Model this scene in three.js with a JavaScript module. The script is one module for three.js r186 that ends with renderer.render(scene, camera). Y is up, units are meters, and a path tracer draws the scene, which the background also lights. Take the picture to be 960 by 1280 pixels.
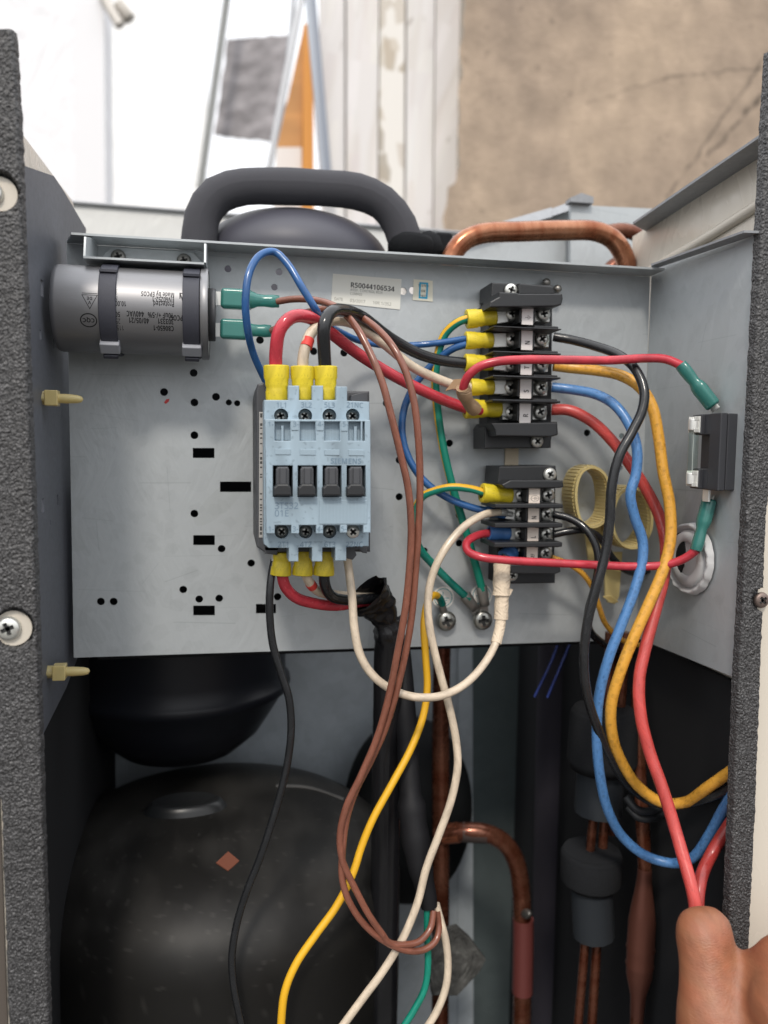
import * as THREE from 'three';
import { mergeGeometries, mergeVertices, toCreasedNormals } from 'three/addons/utils/BufferGeometryUtils.js';
import { RoundedBoxGeometry } from 'three/addons/geometries/RoundedBoxGeometry.js';
import { TextGeometry } from 'three/addons/geometries/TextGeometry.js';
import { FontLoader } from 'three/addons/loaders/FontLoader.js';
import { ImprovedNoise } from 'three/addons/math/ImprovedNoise.js';
import { MarchingCubes } from 'three/addons/objects/MarchingCubes.js';
import { Brush, Evaluator, SUBTRACTION } from 'three-bvh-csg';

// ------------------------------------------------------------------ camera, sky, sun, exposure
const mm = 0.001;
const scene = new THREE.Scene();
const FOV = 65, FPX = 640 / Math.tan(THREE.MathUtils.degToRad(FOV / 2));
const camera = new THREE.PerspectiveCamera(FOV, 0.75, 0.01, 120);
// the world axes seen from the camera (x right, y down, z forward)
const AX = new THREE.Vector3(0.98263387, 0, 0.18555503).normalize();
const AD = new THREE.Vector3(-0.1849896, -0.07800819, 0.97963951).normalize();
const AYd = new THREE.Vector3().crossVectors(AD, AX);
const CAM = new THREE.Vector3(75.51, 103.89, 409.69);            // millimetres from the lower left corner of the box's back sheet
const toWorld = (x, y, z) => new THREE.Vector3(x * AX.x + y * AX.y + z * AX.z, -(x * AYd.x + y * AYd.y + z * AYd.z), -(x * AD.x + y * AD.y + z * AD.z));
camera.position.copy(CAM).multiplyScalar(mm);
camera.quaternion.setFromRotationMatrix(new THREE.Matrix4().makeBasis(toWorld(1, 0, 0), toWorld(0, -1, 0), toWorld(0, 0, -1)));
camera.focus = 0.36; camera.userData.fStop = 7.5;
camera.updateMatrixWorld(true);

const RND = (s => () => ((s = (s * 1664525 + 1013904223) >>> 0) / 4294967296))(7771);
const noise = new ImprovedNoise();
const N3 = (x, y, z = 0) => noise.noise(x, y, z);
function fbm(x, y, z = 0, o = 4) { let a = .5, s = 0, f = 1; for (let i = 0; i < o; i++) { s += a * N3(x * f, y * f, z + i * 7.3); a *= .5; f *= 2.03; } return s; }

{ // overcast sky
  const W = 256, H = 128, d = new Float32Array(W * H * 4), Z = 2.5;
  for (let j = 0; j < H; j++) for (let i = 0; i < W; i++) {
    const el = ((j + .5) / H - .5) * Math.PI, az = i / W * 2 * Math.PI, s = Math.sin(el);
    let L = s >= 0 ? Z * (1 + 2 * s) / 3 : 0.35;
    if (s >= 0) L *= 1 + .18 * fbm(Math.cos(az) * 1.6, s * 3, Math.sin(az) * 1.6);
    const k = (j * W + i) * 4; d[k] = L * .985; d[k + 1] = L; d[k + 2] = L * 1.03; d[k + 3] = 1;
  }
  const t = new THREE.DataTexture(d, W, H, THREE.RGBAFormat, THREE.FloatType);
  t.mapping = THREE.EquirectangularReflectionMapping; t.magFilter = t.minFilter = THREE.LinearFilter; t.needsUpdate = true;
  scene.background = t; scene.environment = t;
}
const sun = new THREE.DirectionalLight(0xfff6ea, 2.0);
sun.position.set(-0.22, 1.0, 0.92).multiplyScalar(3); sun.target.position.set(.15, .1, 0);
sun.castShadow = true; sun.shadow.radius = 15; sun.shadow.mapSize.set(2048, 2048);
Object.assign(sun.shadow.camera, { left: -1.2, right: 1.2, top: 1.2, bottom: -1.2, near: .1, far: 9 });
scene.add(sun, sun.target);
const EXPOSURE = 1.0;

// ------------------------------------------------------------------ helpers
const V = (x, y, z) => new THREE.Vector3(x * mm, y * mm, z * mm);
function ray(px, py) { const d = toWorld(px - 480, py - 640, FPX); return d; }
function at(px, py, z) { const d = ray(px, py), t = (z - CAM.z) / d.z; return V(CAM.x + d.x * t, CAM.y + d.y * t, z); }
function atX(px, py, X) { const d = ray(px, py), t = (X - CAM.x) / d.x; return V(X, CAM.y + d.y * t, CAM.z + d.z * t); }
const used = {};
function numbered(n) { const k = used[n] = (used[n] ?? -1) + 1; return k ? `${n}_${String(k).padStart(3, '0')}` : n; }
const bases = new Map();
function tag(o, label, category, group) { o.userData = { label, category }; if (group) o.userData.group = group; return o; }
function thing(name, label, category, pos, group) {
  const o = new THREE.Group(); o.name = numbered(name); scene.add(o);
  if (pos) o.position.copy(pos);
  bases.set(o, o.position.clone()); return tag(o, label, category, group);
}
function norm(g) {
  if (g.index) g = g.toNonIndexed();
  const out = new THREE.BufferGeometry(); const n = g.attributes.position.count;
  out.setAttribute('position', g.attributes.position);
  out.setAttribute('normal', g.attributes.normal ?? (g.computeVertexNormals(), g.attributes.normal));
  out.setAttribute('uv', g.attributes.uv ?? new THREE.BufferAttribute(new Float32Array(n * 2), 2));
  if (g.attributes.color) out.setAttribute('color', g.attributes.color);
  return out;
}
function merge(gs) { return gs.length === 1 ? norm(gs[0]) : mergeGeometries(gs.map(norm)); }
// one named mesh from geometries in world coordinates; under a parent they move to the thing's base
function obj(name, geos, mat, parent = scene) {
  const list = Array.isArray(geos) ? geos : [geos];
  let g = merge(list); const b = bases.get(parent);
  if (b) { g = g.clone(); g.translate(-b.x, -b.y, -b.z); }
  const m = new THREE.Mesh(g, mat); m.name = parent === scene ? numbered(name) : name; m.castShadow = m.receiveShadow = true;
  parent.add(m); if (b) bases.set(m, b); return m;
}
function box(cx, cy, cz, w, h, d, r = .4) {
  const g = r ? new RoundedBoxGeometry(w * mm, h * mm, d * mm, 2, Math.min(r, w / 2.01, h / 2.01, d / 2.01) * mm) : new THREE.BoxGeometry(w * mm, h * mm, d * mm);
  g.translate(cx * mm, cy * mm, cz * mm); return g;
}
// box given by pixel corners of its front face at depth z1, going back to z0
function pbox(px0, py0, px1, py1, z0, z1, r = .4) {
  const a = at(px0, py0, z1), b = at(px1, py1, z1);
  return box((a.x + b.x) / 2 / mm, (a.y + b.y) / 2 / mm, (z0 + z1) / 2, Math.abs(b.x - a.x) / mm, Math.abs(b.y - a.y) / mm, z1 - z0, r);
}
const xy = (px, py, z) => { const p = at(px, py, z); return new THREE.Vector2(p.x, p.y); };
function shapeOf(pts, z) { return new THREE.Shape(pts.map(p => xy(p[0], p[1], z))); }
function circlePath(px, py, z, r, n = 20) { const c = xy(px, py, z); const p = new THREE.Path(); p.absarc(c.x, c.y, r * mm, 0, Math.PI * 2, true); return p; }
function rectPath(px0, py0, px1, py1, z) { return new THREE.Path([xy(px0, py0, z), xy(px0, py1, z), xy(px1, py1, z), xy(px1, py0, z)]); }
function extr(shape, z0, z1, bev = .25, seg = 2) {
  const b = bev * mm, g = new THREE.ExtrudeGeometry(shape, { depth: (z1 - z0) * mm - 2 * b, bevelEnabled: bev > 0, bevelThickness: b, bevelSize: b, bevelOffset: -b, bevelSegments: seg, curveSegments: 14 });
  g.translate(0, 0, z0 * mm + b); return g;
}
// flat plate through world points, thickness t (mm) along -normal
function plate(pts, t, uvscale = 1) {
  const n = new THREE.Vector3().subVectors(pts[1], pts[0]).cross(new THREE.Vector3().subVectors(pts[2], pts[0])).normalize();
  const ux = new THREE.Vector3().subVectors(pts[1], pts[0]).normalize(), uy = new THREE.Vector3().crossVectors(n, ux);
  const s = new THREE.Shape(pts.map(p => { const d = p.clone().sub(pts[0]); return new THREE.Vector2(d.dot(ux), d.dot(uy)); }));
  const g = new THREE.ExtrudeGeometry(s, { depth: t * mm, bevelEnabled: false });
  g.translate(0, 0, -t * mm);
  g.applyMatrix4(new THREE.Matrix4().makeBasis(ux, uy, n).setPosition(pts[0])); return g;
}
const curveOf = (pts, tension = .5) => new THREE.CatmullRomCurve3(pts, false, 'centripetal', tension);
function tube(pts, r, { radial = 12, seg, cap = true, twist = 0, taper } = {}) {
  const c = pts.isCurve ? pts : curveOf(pts), L = c.getLength();
  seg = seg ?? Math.max(6, Math.min(360, Math.round(L / (r * mm * .8))));
  const g = new THREE.TubeGeometry(c, seg, r * mm, radial, false), uv = g.attributes.uv;
  for (let i = 0; i < uv.count; i++) uv.setXY(i, uv.getX(i) * L * 100, uv.getY(i) + uv.getX(i) * L * twist);
  if (taper) { const P = g.attributes.position; for (let i = 0; i <= seg; i++) { const q = c.getPointAt(i / seg), k = taper(i / seg); for (let j = 0; j <= radial; j++) { const v = new THREE.Vector3().fromBufferAttribute(P, i * (radial + 1) + j).sub(q).multiplyScalar(k).add(q); P.setXYZ(i * (radial + 1) + j, v.x, v.y, v.z); } } g.computeVertexNormals(); }
  const out = [g];
  if (cap) for (const t of [0, 1]) {
    const k = taper ? taper(t) : 1, d = new THREE.CircleGeometry(r * mm * k, radial), dir = c.getTangentAt(t).multiplyScalar(t ? 1 : -1);
    d.applyQuaternion(new THREE.Quaternion().setFromUnitVectors(new THREE.Vector3(0, 0, 1), dir)); const p = c.getPointAt(t); d.translate(p.x, p.y, p.z); out.push(d);
  }
  return merge(out);
}
// solid of revolution between points A and B, profile [[t, radius mm] ...], optionally flattened across `flat` direction
function latheAB(A, B, prof, seg = 24, squash = 1, squashDir) {
  const d = new THREE.Vector3().subVectors(B, A), L = d.length(); d.normalize();
  const g = new THREE.LatheGeometry(prof.map(([t, r]) => new THREE.Vector2(Math.max(r, 1e-4) * mm, t * L)), seg);
  const ref = squashDir ?? (Math.abs(d.z) < .9 ? new THREE.Vector3(0, 0, 1) : new THREE.Vector3(1, 0, 0));
  const zA = ref.clone().addScaledVector(d, -ref.dot(d)).normalize(), xA = new THREE.Vector3().crossVectors(d, zA);
  if (squash !== 1) g.scale(1, 1, squash);
  g.applyMatrix4(new THREE.Matrix4().makeBasis(xA, d, zA).setPosition(A)); return g;
}
function tex(w, h, f, { srgb = true, repeat } = {}) {
  const d = new Uint8Array(w * h * 4);
  for (let j = 0; j < h; j++) for (let i = 0; i < w; i++) { const c = f(i / w, j / h, i, j), k = (j * w + i) * 4; for (let q = 0; q < 3; q++) d[k + q] = Math.max(0, Math.min(255, (Array.isArray(c) ? c[q] : c) * 255)); d[k + 3] = 255; }
  const t = new THREE.DataTexture(d, w, h); t.magFilter = THREE.LinearFilter; t.minFilter = THREE.LinearFilter; t.wrapS = t.wrapT = THREE.RepeatWrapping;
  if (srgb) t.colorSpace = THREE.SRGBColorSpace; if (repeat) t.repeat.set(...repeat); t.needsUpdate = true; return t;
}
function canvasTex(w, h, draw) {
  const c = document.createElement('canvas'); c.width = w; c.height = h; draw(c.getContext('2d'), w, h);
  const t = new THREE.CanvasTexture(c); t.colorSpace = THREE.SRGBColorSpace; return t;
}
function planarUV(g, ax, ay, s = 1, jx = 0, jy = 0) { // uv = position in metres * s along two axes
  const p = g.attributes.position, uv = new Float32Array(p.count * 2);
  for (let i = 0; i < p.count; i++) { const q = [p.getX(i), p.getY(i), p.getZ(i)]; uv[2 * i] = q[ax] * s + jx; uv[2 * i + 1] = q[ay] * s + jy; }
  g.setAttribute('uv', new THREE.BufferAttribute(uv, 2)); return g;
}

// ------------------------------------------------------------------ materials
const std = (color, roughness = .6, metalness = 0, extra = {}) => new THREE.MeshStandardMaterial({ color: Array.isArray(color) ? new THREE.Color().setRGB(...color) : new THREE.Color(color), roughness, metalness, side: THREE.DoubleSide, ...extra });
const hash0 = (a, b) => { const s = Math.sin(a * 12.9898 + b * 78.233) * 43758.5453; return s - Math.floor(s); };
const cells = []; for (let i = 0; i < 700; i++) cells.push([RND(), RND(), RND()]);
const spangle = tex(512, 512, (u, v) => { let b = 9, w = 0; for (const c of cells) { let dx = Math.abs(c[0] - u), dy = Math.abs(c[1] - v); dx = Math.min(dx, 1 - dx); dy = Math.min(dy, 1 - dy); const q = dx * dx + dy * dy; if (q < b) { b = q; w = c[2]; } } return .90 + .045 * w + .06 * RND() + .05 * fbm(u * 9, v * 9); });
const galvMap = canvasTex(1024, 1024, (c, w, h) => { c.fillStyle = '#f2f2f2'; c.fillRect(0, 0, w, h); for (const q of cells) { c.fillStyle = `rgba(${q[2] < .5 ? '205,208,210' : '255,255,255'},.11)`; c.beginPath(); const n = 5 + q[2] * 3 | 0, x = q[0] * w, y = q[1] * h; for (let k = 0; k < n; k++) { const a = k / n * 6.283, r = 8 + 22 * hash0(x + k, y); c.lineTo(x + Math.cos(a) * r, y + Math.sin(a) * r); } c.fill(); } for (let i = 0; i < 90; i++) { c.strokeStyle = `rgba(${RND() < .5 ? '255,255,255' : '150,155,158'},${.12 + .25 * RND()})`; c.lineWidth = .6 + RND(); const x = RND() * w, y = RND() * h, a = RND() < .6 ? (RND() - .5) * .2 : RND() * 3; c.beginPath(); c.moveTo(x, y); c.lineTo(x + Math.cos(a) * (20 + 180 * RND()), y + Math.sin(a) * (20 + 120 * RND())); c.stroke(); } for (let i = 0; i < 30; i++) { c.fillStyle = `rgba(120,118,112,${.015 + .03 * RND()})`; c.beginPath(); c.ellipse(RND() * w, RND() * h, 20 + RND() * 90, 10 + RND() * 40, RND() * 3, 0, 7); c.fill(); } });
const spangleR = tex(512, 512, (u, v) => .9 + .1 * fbm(u * 14, v * 14, 3) + .12 * (RND() - .5), { srgb: false });
const grain = tex(256, 256, (u, v) => .5 + .5 * (RND() - .5), { srgb: false });
const soft = tex(256, 256, (u, v) => { const a = Math.cos(u * 6.283) * 1.3, b = Math.sin(u * 6.283) * 1.3, c = Math.cos(v * 6.283) * 1.3, d = Math.sin(v * 6.283) * 1.3; return .5 + .7 * fbm(a * 2 + c, b * 2 + d, a - d, 5); }, { srgb: false });
const tarnish = tex(256, 256, (u, v) => { const k = fbm(Math.cos(u * 6.283) * 1.5 + 3, Math.sin(u * 6.283) * 1.5, Math.cos(v * 6.283) * .8 + 2, 5); return [.86 + .3 * k, .84 + .5 * k, .82 + .6 * k]; });
const rep = (t, x, y = x) => { const c = t.clone(); c.repeat.set(x, y); c.needsUpdate = true; return c; };
const grime = tex(256, 256, (u, v) => { const k = fbm(Math.cos(u * 6.283) * 1.2 + 5, Math.sin(u * 6.283) * 1.2 + Math.cos(v * 6.283) * .5, Math.sin(v * 6.283) * .5 + 3, 5); const g = .90 + .22 * k - (N3(u * 40, v * 40, 8) > .45 ? .10 : 0); return [g, g, g]; });
const phys = (color, roughness, specularIntensity, extra = {}) => new THREE.MeshPhysicalMaterial({ color: new THREE.Color().setRGB(...color), roughness, specularIntensity, side: THREE.DoubleSide, ...extra });
const M = {
  galv: std([.49, .52, .535], .6, .45, { map: (() => { const q = galvMap.clone(); q.wrapS = q.wrapT = THREE.RepeatWrapping; q.repeat.set(5.5, 5.5); q.offset.set(.13, .4); q.needsUpdate = true; return q; })(), roughnessMap: rep(spangleR, 22), bumpMap: rep(soft, 20), bumpScale: .00012 }),
  galvDark: std([.30, .31, .325], .6, .45, { map: rep(spangle, 22), roughnessMap: rep(spangleR, 22) }),
  alu: std([.74, .74, .75], .32, .95),
  zinc: std([.66, .66, .62], .3, .7),
  tin: std([.70, .70, .67], .36, .45),
  dullMetal: std([.30, .29, .27], .45, .85),
  black: std([.015, .016, .018], .45, 0, { bumpMap: rep(grain, 60), bumpScale: .00004 }),
  blackMatt: phys([.017, .0175, .019], .85, .3),
  blackGloss: std([.012, .012, .014], .22),
  bluebody: std([.34, .44, .515], .5, 0, { map: rep(grime, 14), bumpMap: rep(grain, 80), bumpScale: .00003 }),
  bluetext: std([.13, .19, .25], .6),
  slate: std([.052, .054, .06], .55),
  yellow: std([.78, .61, .03], .4, 0, { map: rep(grime, 1) }),
  bluesleeve: std([.06, .17, .42], .4),
  teal: new THREE.MeshPhysicalMaterial({ color: new THREE.Color().setRGB(.09, .36, .32), roughness: .18, transmission: .6, thickness: 0, side: THREE.DoubleSide }),
  nylon: new THREE.MeshPhysicalMaterial({ color: new THREE.Color().setRGB(.76, .64, .30), roughness: .4, transmission: .45, thickness: 0, side: THREE.DoubleSide }),
  cream: std([.60, .55, .47], .55, 0, { roughnessMap: rep(soft, 6) }),
  paper: std([.72, .71, .67], .75),
  tan: std([.62, .50, .36], .8),
  copper: std([.42, .18, .10], .45, .7, { roughnessMap: rep(soft, .15, 1), map: rep(tarnish, .12, 1) }),
  copperDark: std([.20, .075, .045], .5, .6, { roughnessMap: rep(soft, .15, 1), map: rep(tarnish, .12, 1) }),
  recess: std([.02, .02, .02], .6),
  foamBlack: phys([.016, .017, .019], .95, .3, { bumpMap: rep(grain, .6, 2), bumpScale: .0004 }),
};
const printMap = canvasTex(1024, 64, (c, w, h) => { c.fillStyle = '#f4f4f4'; c.fillRect(0, 0, w, h); c.fillStyle = 'rgba(30,28,30,.62)'; for (let x = 40; x < 700; x += 20 + (RND() * 2 | 0) * 14) { c.fillRect(x, 26, 4, 12); c.fillRect(x, 26 + (RND() * 3 | 0) * 5, 11, 3); if (RND() < .5) c.fillRect(x + 9, 27, 3, 11); } for (let i = 0; i < 160; i++) { c.fillStyle = `rgba(40,36,34,${.03 + .08 * RND()})`; c.fillRect(RND() * w, RND() * h, 4 + RND() * 50, 2 + RND() * 8); } }); printMap.wrapS = printMap.wrapT = THREE.RepeatWrapping;
const wireMat = (c, r = .42) => std(c, r, 0, { map: rep(grime, .14, 1), bumpMap: rep(soft, .12, .5), bumpScale: .00006, roughnessMap: rep(soft, .12, 1) });
const WM = {
  red: wireMat([.55, .045, .065]), redBright: wireMat([.58, .075, .065], .55), ivory: wireMat([.72, .60, .46], .5), black: wireMat([.016, .017, .019], .4), blackGrey: wireMat([.022, .023, .025], .45),
  blue: wireMat([.03, .12, .33]), blueBright: wireMat([.085, .22, .47], .55), brown: wireMat([.25, .095, .062]), amber: wireMat([.72, .36, .05], .55), green: wireMat([.008, .20, .155]), greenStripe: null,
};
function stripeTex(share) { return canvasTex(8, 128, (c, w, h) => { c.fillStyle = '#0d7a66'; c.fillRect(0, 0, w, h); c.fillStyle = '#d9a51f'; c.fillRect(0, 0, w, h * share); }); }
const stripe = s => { const t = stripeTex(s); t.wrapS = t.wrapT = THREE.RepeatWrapping; return std([1, 1, 1], .45, 0, { map: t }); };
for (const k of ['blueBright', 'amber']) { const p = printMap.clone(); p.repeat.set(.2, 1); p.offset.set(0, k === 'amber' ? .35 : .2); p.needsUpdate = true; WM[k].map = p; }
WM.greenStripe = stripe(.42); WM.yellowStripe = stripe(1); WM.greenMostly = stripe(.16);

// ------------------------------------------------------------------ setting: ground and the walls of the alley behind
{
  const g = new THREE.PlaneGeometry(60, 60, 1, 1); g.rotateX(-Math.PI / 2); g.translate(0, -.78, 0); planarUV(g, 0, 2, 1);
  const m = obj('ground', g, std([.13, .125, .115], .95, 0, { map: rep(tex(256, 256, (u, v) => .8 + .25 * fbm(u * 8, v * 8) + .12 * RND()), 2), bumpMap: rep(grain, 3), bumpScale: .003 })); m.userData.kind = 'structure';
}
// rough plaster wall, right
{
  const z = -900, t = thing('plaster_wall', 'rough tan cement plaster wall rising behind the open unit', 'wall', V(500, -780, z));
  const nx = 300, ny = 300, pts = [];
  const c0 = at(580, -60, z), c1 = at(1200, 420, z); const y1 = c0.y + .25, y0 = -.78;
  const edge = [[-60, 582], [0, 580], [60, 577], [120, 574], [170, 573], [205, 574], [228, 571], [234, 560], [250, 557], [300, 555], [900, 552]];
  const edgeX = y => { // the ragged left edge, sampled from picture rows
    for (let i = 0; i < edge.length - 1; i++) { const a = at(edge[i][1], edge[i][0], z), b = at(edge[i + 1][1], edge[i + 1][0], z); if (y <= a.y && y >= b.y) return a.x + (b.x - a.x) * (a.y - y) / (a.y - b.y); } return y > 0 ? c0.x : at(552, 900, z).x; };
  const crack = (x, y, ax, ay, bx, by, w) => { const A = at(ax, ay, z), B = at(bx, by, z), dx = B.x - A.x, dy = B.y - A.y, k = THREE.MathUtils.clamp(((x - A.x) * dx + (y - A.y) * dy) / (dx * dx + dy * dy), 0, 1); const d = Math.hypot(x - A.x - k * dx + .006 * N3(x * 40, y * 40), y - A.y - k * dy + .006 * N3(x * 40, y * 40, 5)); return Math.exp(-d * d / (w * w)); };
  const g = new THREE.PlaneGeometry(1, 1, nx, ny), P = g.attributes.position;
  for (let i = 0; i < P.count; i++) {
    const u = P.getX(i) + .5, v = P.getY(i) + .5; const y = y0 + (y1 - y0) * v; const x = edgeX(y) + .008 * N3(y * 30, 3) + u * 1.35;
    let h = .0022 * fbm(x * 3, y * 3, 1) + .0009 * fbm(x * 14, y * 14, 2);
    P.setXYZ(i, x, y, z * mm + h);
  }
  g.computeVertexNormals(); planarUV(g, 0, 1, 1); { const q = g.attributes.uv; for (let i = 0; i < q.count; i++) q.setXY(i, (q.getX(i) - .42) / 1.4, (q.getY(i) + .05) / 1.3); }
  const map = tex(1300, 1200, (u, v) => { const x = .42 + 1.4 * u, y = 1.3 * v - .05; if (x > 1.2 || y > 1.0) return [.66, .59, .52];
    const a = fbm(x * 3.2 + .4 * N3(x * 2, y * 2), y * 1.6, 6, 4), b = fbm(x * 26, y * 20, 9, 3), c = .5 * fbm(x * 7 - y * 3, y * 5, 2, 3); let k = .90 + .28 * a + .17 * b + .13 * c + .09 * (RND() - .5);
    if (y > .35) k -= .16 * crack(x, y, 735, 130, 832, 97, .0022) + .20 * crack(x, y, 830, 97, 965, 84, .0026) + .24 * crack(x, y, 835, 245, 965, 60, .0028) + .25 * crack(x, y, 885, 195, 970, 100, .0035) + .18 * crack(x, y, 930, 140, 955, 118, .006); if (N3(x * 55, y * 55, 12) > .58) k -= .1;
    return [.69 * k, .615 * k, .54 * k - .015 * a]; });
  obj('plaster_face', g, std([1, 1, 1], .95, 0, { map, bumpMap: rep(tex(512, 512, (u, v) => .5 + .4 * fbm(u * 40, v * 40, 4, 4) + .35 * (RND() - .5), { srgb: false }), 3), bumpScale: .0018 }), t);
  const back = box(1125, 250, z - 45, 1350 - 4, 2050, 40, 0); obj('masonry', back, std([.4, .36, .31], .95), t);
}
// weathered white boards, centre
{
  const z = -955, t = thing('board_wall', 'peeling white painted board wall beside the plaster wall', 'wall', V(300, -780, z));
  const bounds = [[398, 402], [432, 432], [475, 472], [508, 506], [545, 541], [590, 575]];
  const paint = canvasTex(512, 1024, (c, w, h) => {
    c.fillStyle = '#dedad8'; c.fillRect(0, 0, w, h);
    for (let i = 0; i < 260; i++) { const x = RND() * w, y = RND() * h; c.fillStyle = `rgba(${RND() < .5 ? '250,248,244' : '196,186,176'},${.05 + .12 * RND()})`; c.beginPath(); c.ellipse(x, y, 4 + RND() * 26, 20 + RND() * 120, 0, 0, 7); c.fill(); }
    for (let i = 0; i < 40; i++) { c.fillStyle = `rgba(120,110,100,${.1 + .3 * RND()})`; const x = RND() * w, y = RND() * h; c.beginPath(); c.ellipse(x, y, 1 + RND() * 3, 2 + RND() * 9, RND(), 0, 7); c.fill(); }
  });
  const peel = canvasTex(256, 1024, (c, w, h) => {
    c.fillStyle = '#e6e2dc'; c.fillRect(0, 0, w, h);
    for (let i = 0; i < 130; i++) { const y = h * Math.pow(RND(), .9), x = w * (.25 + .5 * RND()); c.fillStyle = `rgba(${['176,164,146', '190,178,158', '160,150,136'][RND() * 3 | 0]},${.35 + .4 * RND()})`; c.beginPath(); for (let k = 0; k < 11; k++) { const a = k / 11 * 6.283, r = (4 + 17 * RND()); c.lineTo(x + Math.cos(a) * r * .7, y + Math.sin(a) * r * 1.6); } c.fill(); }
  });
  for (let i = 0; i < bounds.length - 1; i++) {
    const a = at(bounds[i][0], -80, z), b = at(bounds[i + 1][0], -80, z), c = at(bounds[i + 1][1], 300, z), d = at(bounds[i][1], 300, z);
    const gap = .0016, e = d.clone().lerp(a, -2), f = c.clone().lerp(b, -2);
    const pts = [e.clone(), f.clone(), b.clone(), a.clone()]; pts[0].x += gap; pts[3].x += gap; pts[1].x -= gap; pts[2].x -= gap;
    const g = plate(pts, 14); const uv = g.attributes.uv; for (let k = 0; k < uv.count; k++) uv.setXY(k, uv.getX(k) * 3 + i * .37, uv.getY(k) * .8);
    const mat = std([.92, .92, .92], .8, 0, { map: (() => { const q = (i === 2 ? peel : paint).clone(); q.wrapS = q.wrapT = THREE.RepeatWrapping; q.needsUpdate = true; return q; })() });
    g.translate(0, 0, (i % 2) * .004 - .002); obj('board', g, mat, t);
  }
  obj('backing', box(384, 200, z - 22, 290, 1900, 10, 0), std([.3, .29, .27], .9), t);
}
// bright walls on the far left
{
  const t = thing('white_wall', 'bright white rendered wall at the far left behind the unit', 'wall', V(-500, -780, -1500));
  const a = at(-200, -200, -1500), b = at(128, -200, -1500), c = at(131, 260, -1500), d = at(-200, 260, -1500); for (const p of [c, d]) p.y = -.78;
  obj('wall_face', planarUV(plate([d, c, b, a], 120), 0, 1), std([.78, .78, .80], .85, 0, { bumpMap: rep(soft, 2), bumpScale: .004 }), t);
  obj('pilaster', planarUV(plate([...[[92, 300], [131, 300], [128, -150], [90, -150]].map(p => { const q = at(p[0], p[1], -1488); if (p[1] > 0) q.y = -.78; return q; })], 10), 0, 1), std([.76, .76, .78], .85), t);
  const t2 = thing('white_wall', 'overexposed white wall receding between the grey sheet and the pipe bracket', 'wall', V(-200, -780, -2600));
  const e = at(120, -200, -2600), f = at(262, -200, -2600), g = at(246, 260, -2600), h = at(120, 260, -2600); for (const p of [g, h]) p.y = -.78;
  obj('wall_face', planarUV(plate([h, g, f, e], 120), 0, 1), std([.87, .87, .86], .85, 0, { bumpMap: rep(soft, 1), bumpScale: .006 }), t2);
  // pipe stub bracket by the corner
  const b1 = thing('wall_bracket', 'small grey pipe bracket high on the white wall corner', 'bracket', at(142, 15, -1480));
  obj('stub_pipe', tube([at(128, -8, -1480), at(138, 12, -1475), at(150, 32, -1470)], 11), std([.55, .52, .48], .6, .2), b1);
  obj('clamp', latheAB(at(148, 4, -1480), at(162, 24, -1478), [[0, 0], [0, 12], [1, 14], [1, 0]]), std([.45, .42, .38], .7), b1);
}
// leaning pole, hanging sheet, ladder rails, orange panel
{
  const p = thing('pole', 'thin grey pole leaning across the bright gap left of the sheet', 'pole', at(250, 235, -2000));
  obj('pole_tube', tube([at(289, -40, -2000), at(250, 235, -2000)], 11, { seg: 12 }), std([.42, .43, .42], .7, 0, { bumpMap: soft, bumpScale: .004 }), p);
  const s = thing('hanging_sheet', 'crumpled grey sheet hanging in the bright gap behind the unit', 'sheet', at(318, 175, -2100));
  const A = at(284, 48, -2100), B = at(368, 43, -2100), C = at(352, 178, -2100), D = at(268, 170, -2100), g = new THREE.PlaneGeometry(1, 1, 30, 40), P = g.attributes.position;
  for (let i = 0; i < P.count; i++) { const u = P.getX(i) + .5, v = .5 - P.getY(i); const q = A.clone().lerp(B, u).lerp(D.clone().lerp(C, u), v); P.setXYZ(i, q.x + .006 * N3(u * 6, v * 6), q.y + .006 * N3(u * 7, v * 5, 3), q.z + .012 * fbm(u * 3, v * 5, 2)); }
  g.computeVertexNormals(); const back = g.clone(); back.translate(0, 0, -.003);
  obj('cloth', [g, back], std([.36, .355, .365], .85, 0, { map: tex(256, 256, (u, v) => { const k = .86 + .22 * fbm(u * 3, v * 4, 2) + .1 * fbm(u * 9, v * 30, 3); return [k, k * .98, k * .98]; }) }), s);
  const l = thing('rail', 'pale grey metal rail leaning left in front of the grey sheet', 'rail', at(335, 210, -1500));
  obj('rail_bar', [tube([at(384, -40, -1500), at(336, 212, -1500)], 8, { seg: 10 })], std([.5, .51, .53], .5, .4), l);
  obj('rail_bar', [tube([at(370, -40, -1520), at(361, 70, -1520)], 6, { seg: 10 })], std([.4, .41, .43], .5, .4), l);
  const r = thing('rail', 'blue grey metal rail leaning right beside the orange panel', 'rail', at(412, 235, -925));
  obj('rail_bar', plate([at(403, 235, -925), at(415, 235, -925), at(391, -40, -925), at(380, -40, -925)], 20), std([.36, .39, .44], .45, .5), r);
  obj('rail_lip', plate([at(409, 235, -920), at(416, 235, -920), at(392, -40, -920), at(386, -40, -920)], 5), std([.22, .24, .28], .45, .5), r);
  const o = thing('orange_door', 'orange wooden door leaf with a white lower panel in the alley', 'door', at(365, 270, -985));
  obj('door_leaf', plate([at(346, 184, -985), at(377, 184, -985), at(381, 20, -985), at(378, 40, -985)], 30), std([.70, .33, .10], .55, 0, { map: tex(128, 128, (u, v) => .85 + .25 * fbm(u * 4, v * 30)) }), o);
  obj('door_stile', plate([at(377, 330, -978), at(393, 330, -978), at(391, 30, -978), at(380, 30, -978)], 36), std([.66, .28, .05], .5), o);
  obj('lower_panel', plate([at(340, 330, -985), at(377, 330, -985), at(377, 184, -985), at(346, 184, -985)], 28), std([.72, .66, .62], .6), o);
}

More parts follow.
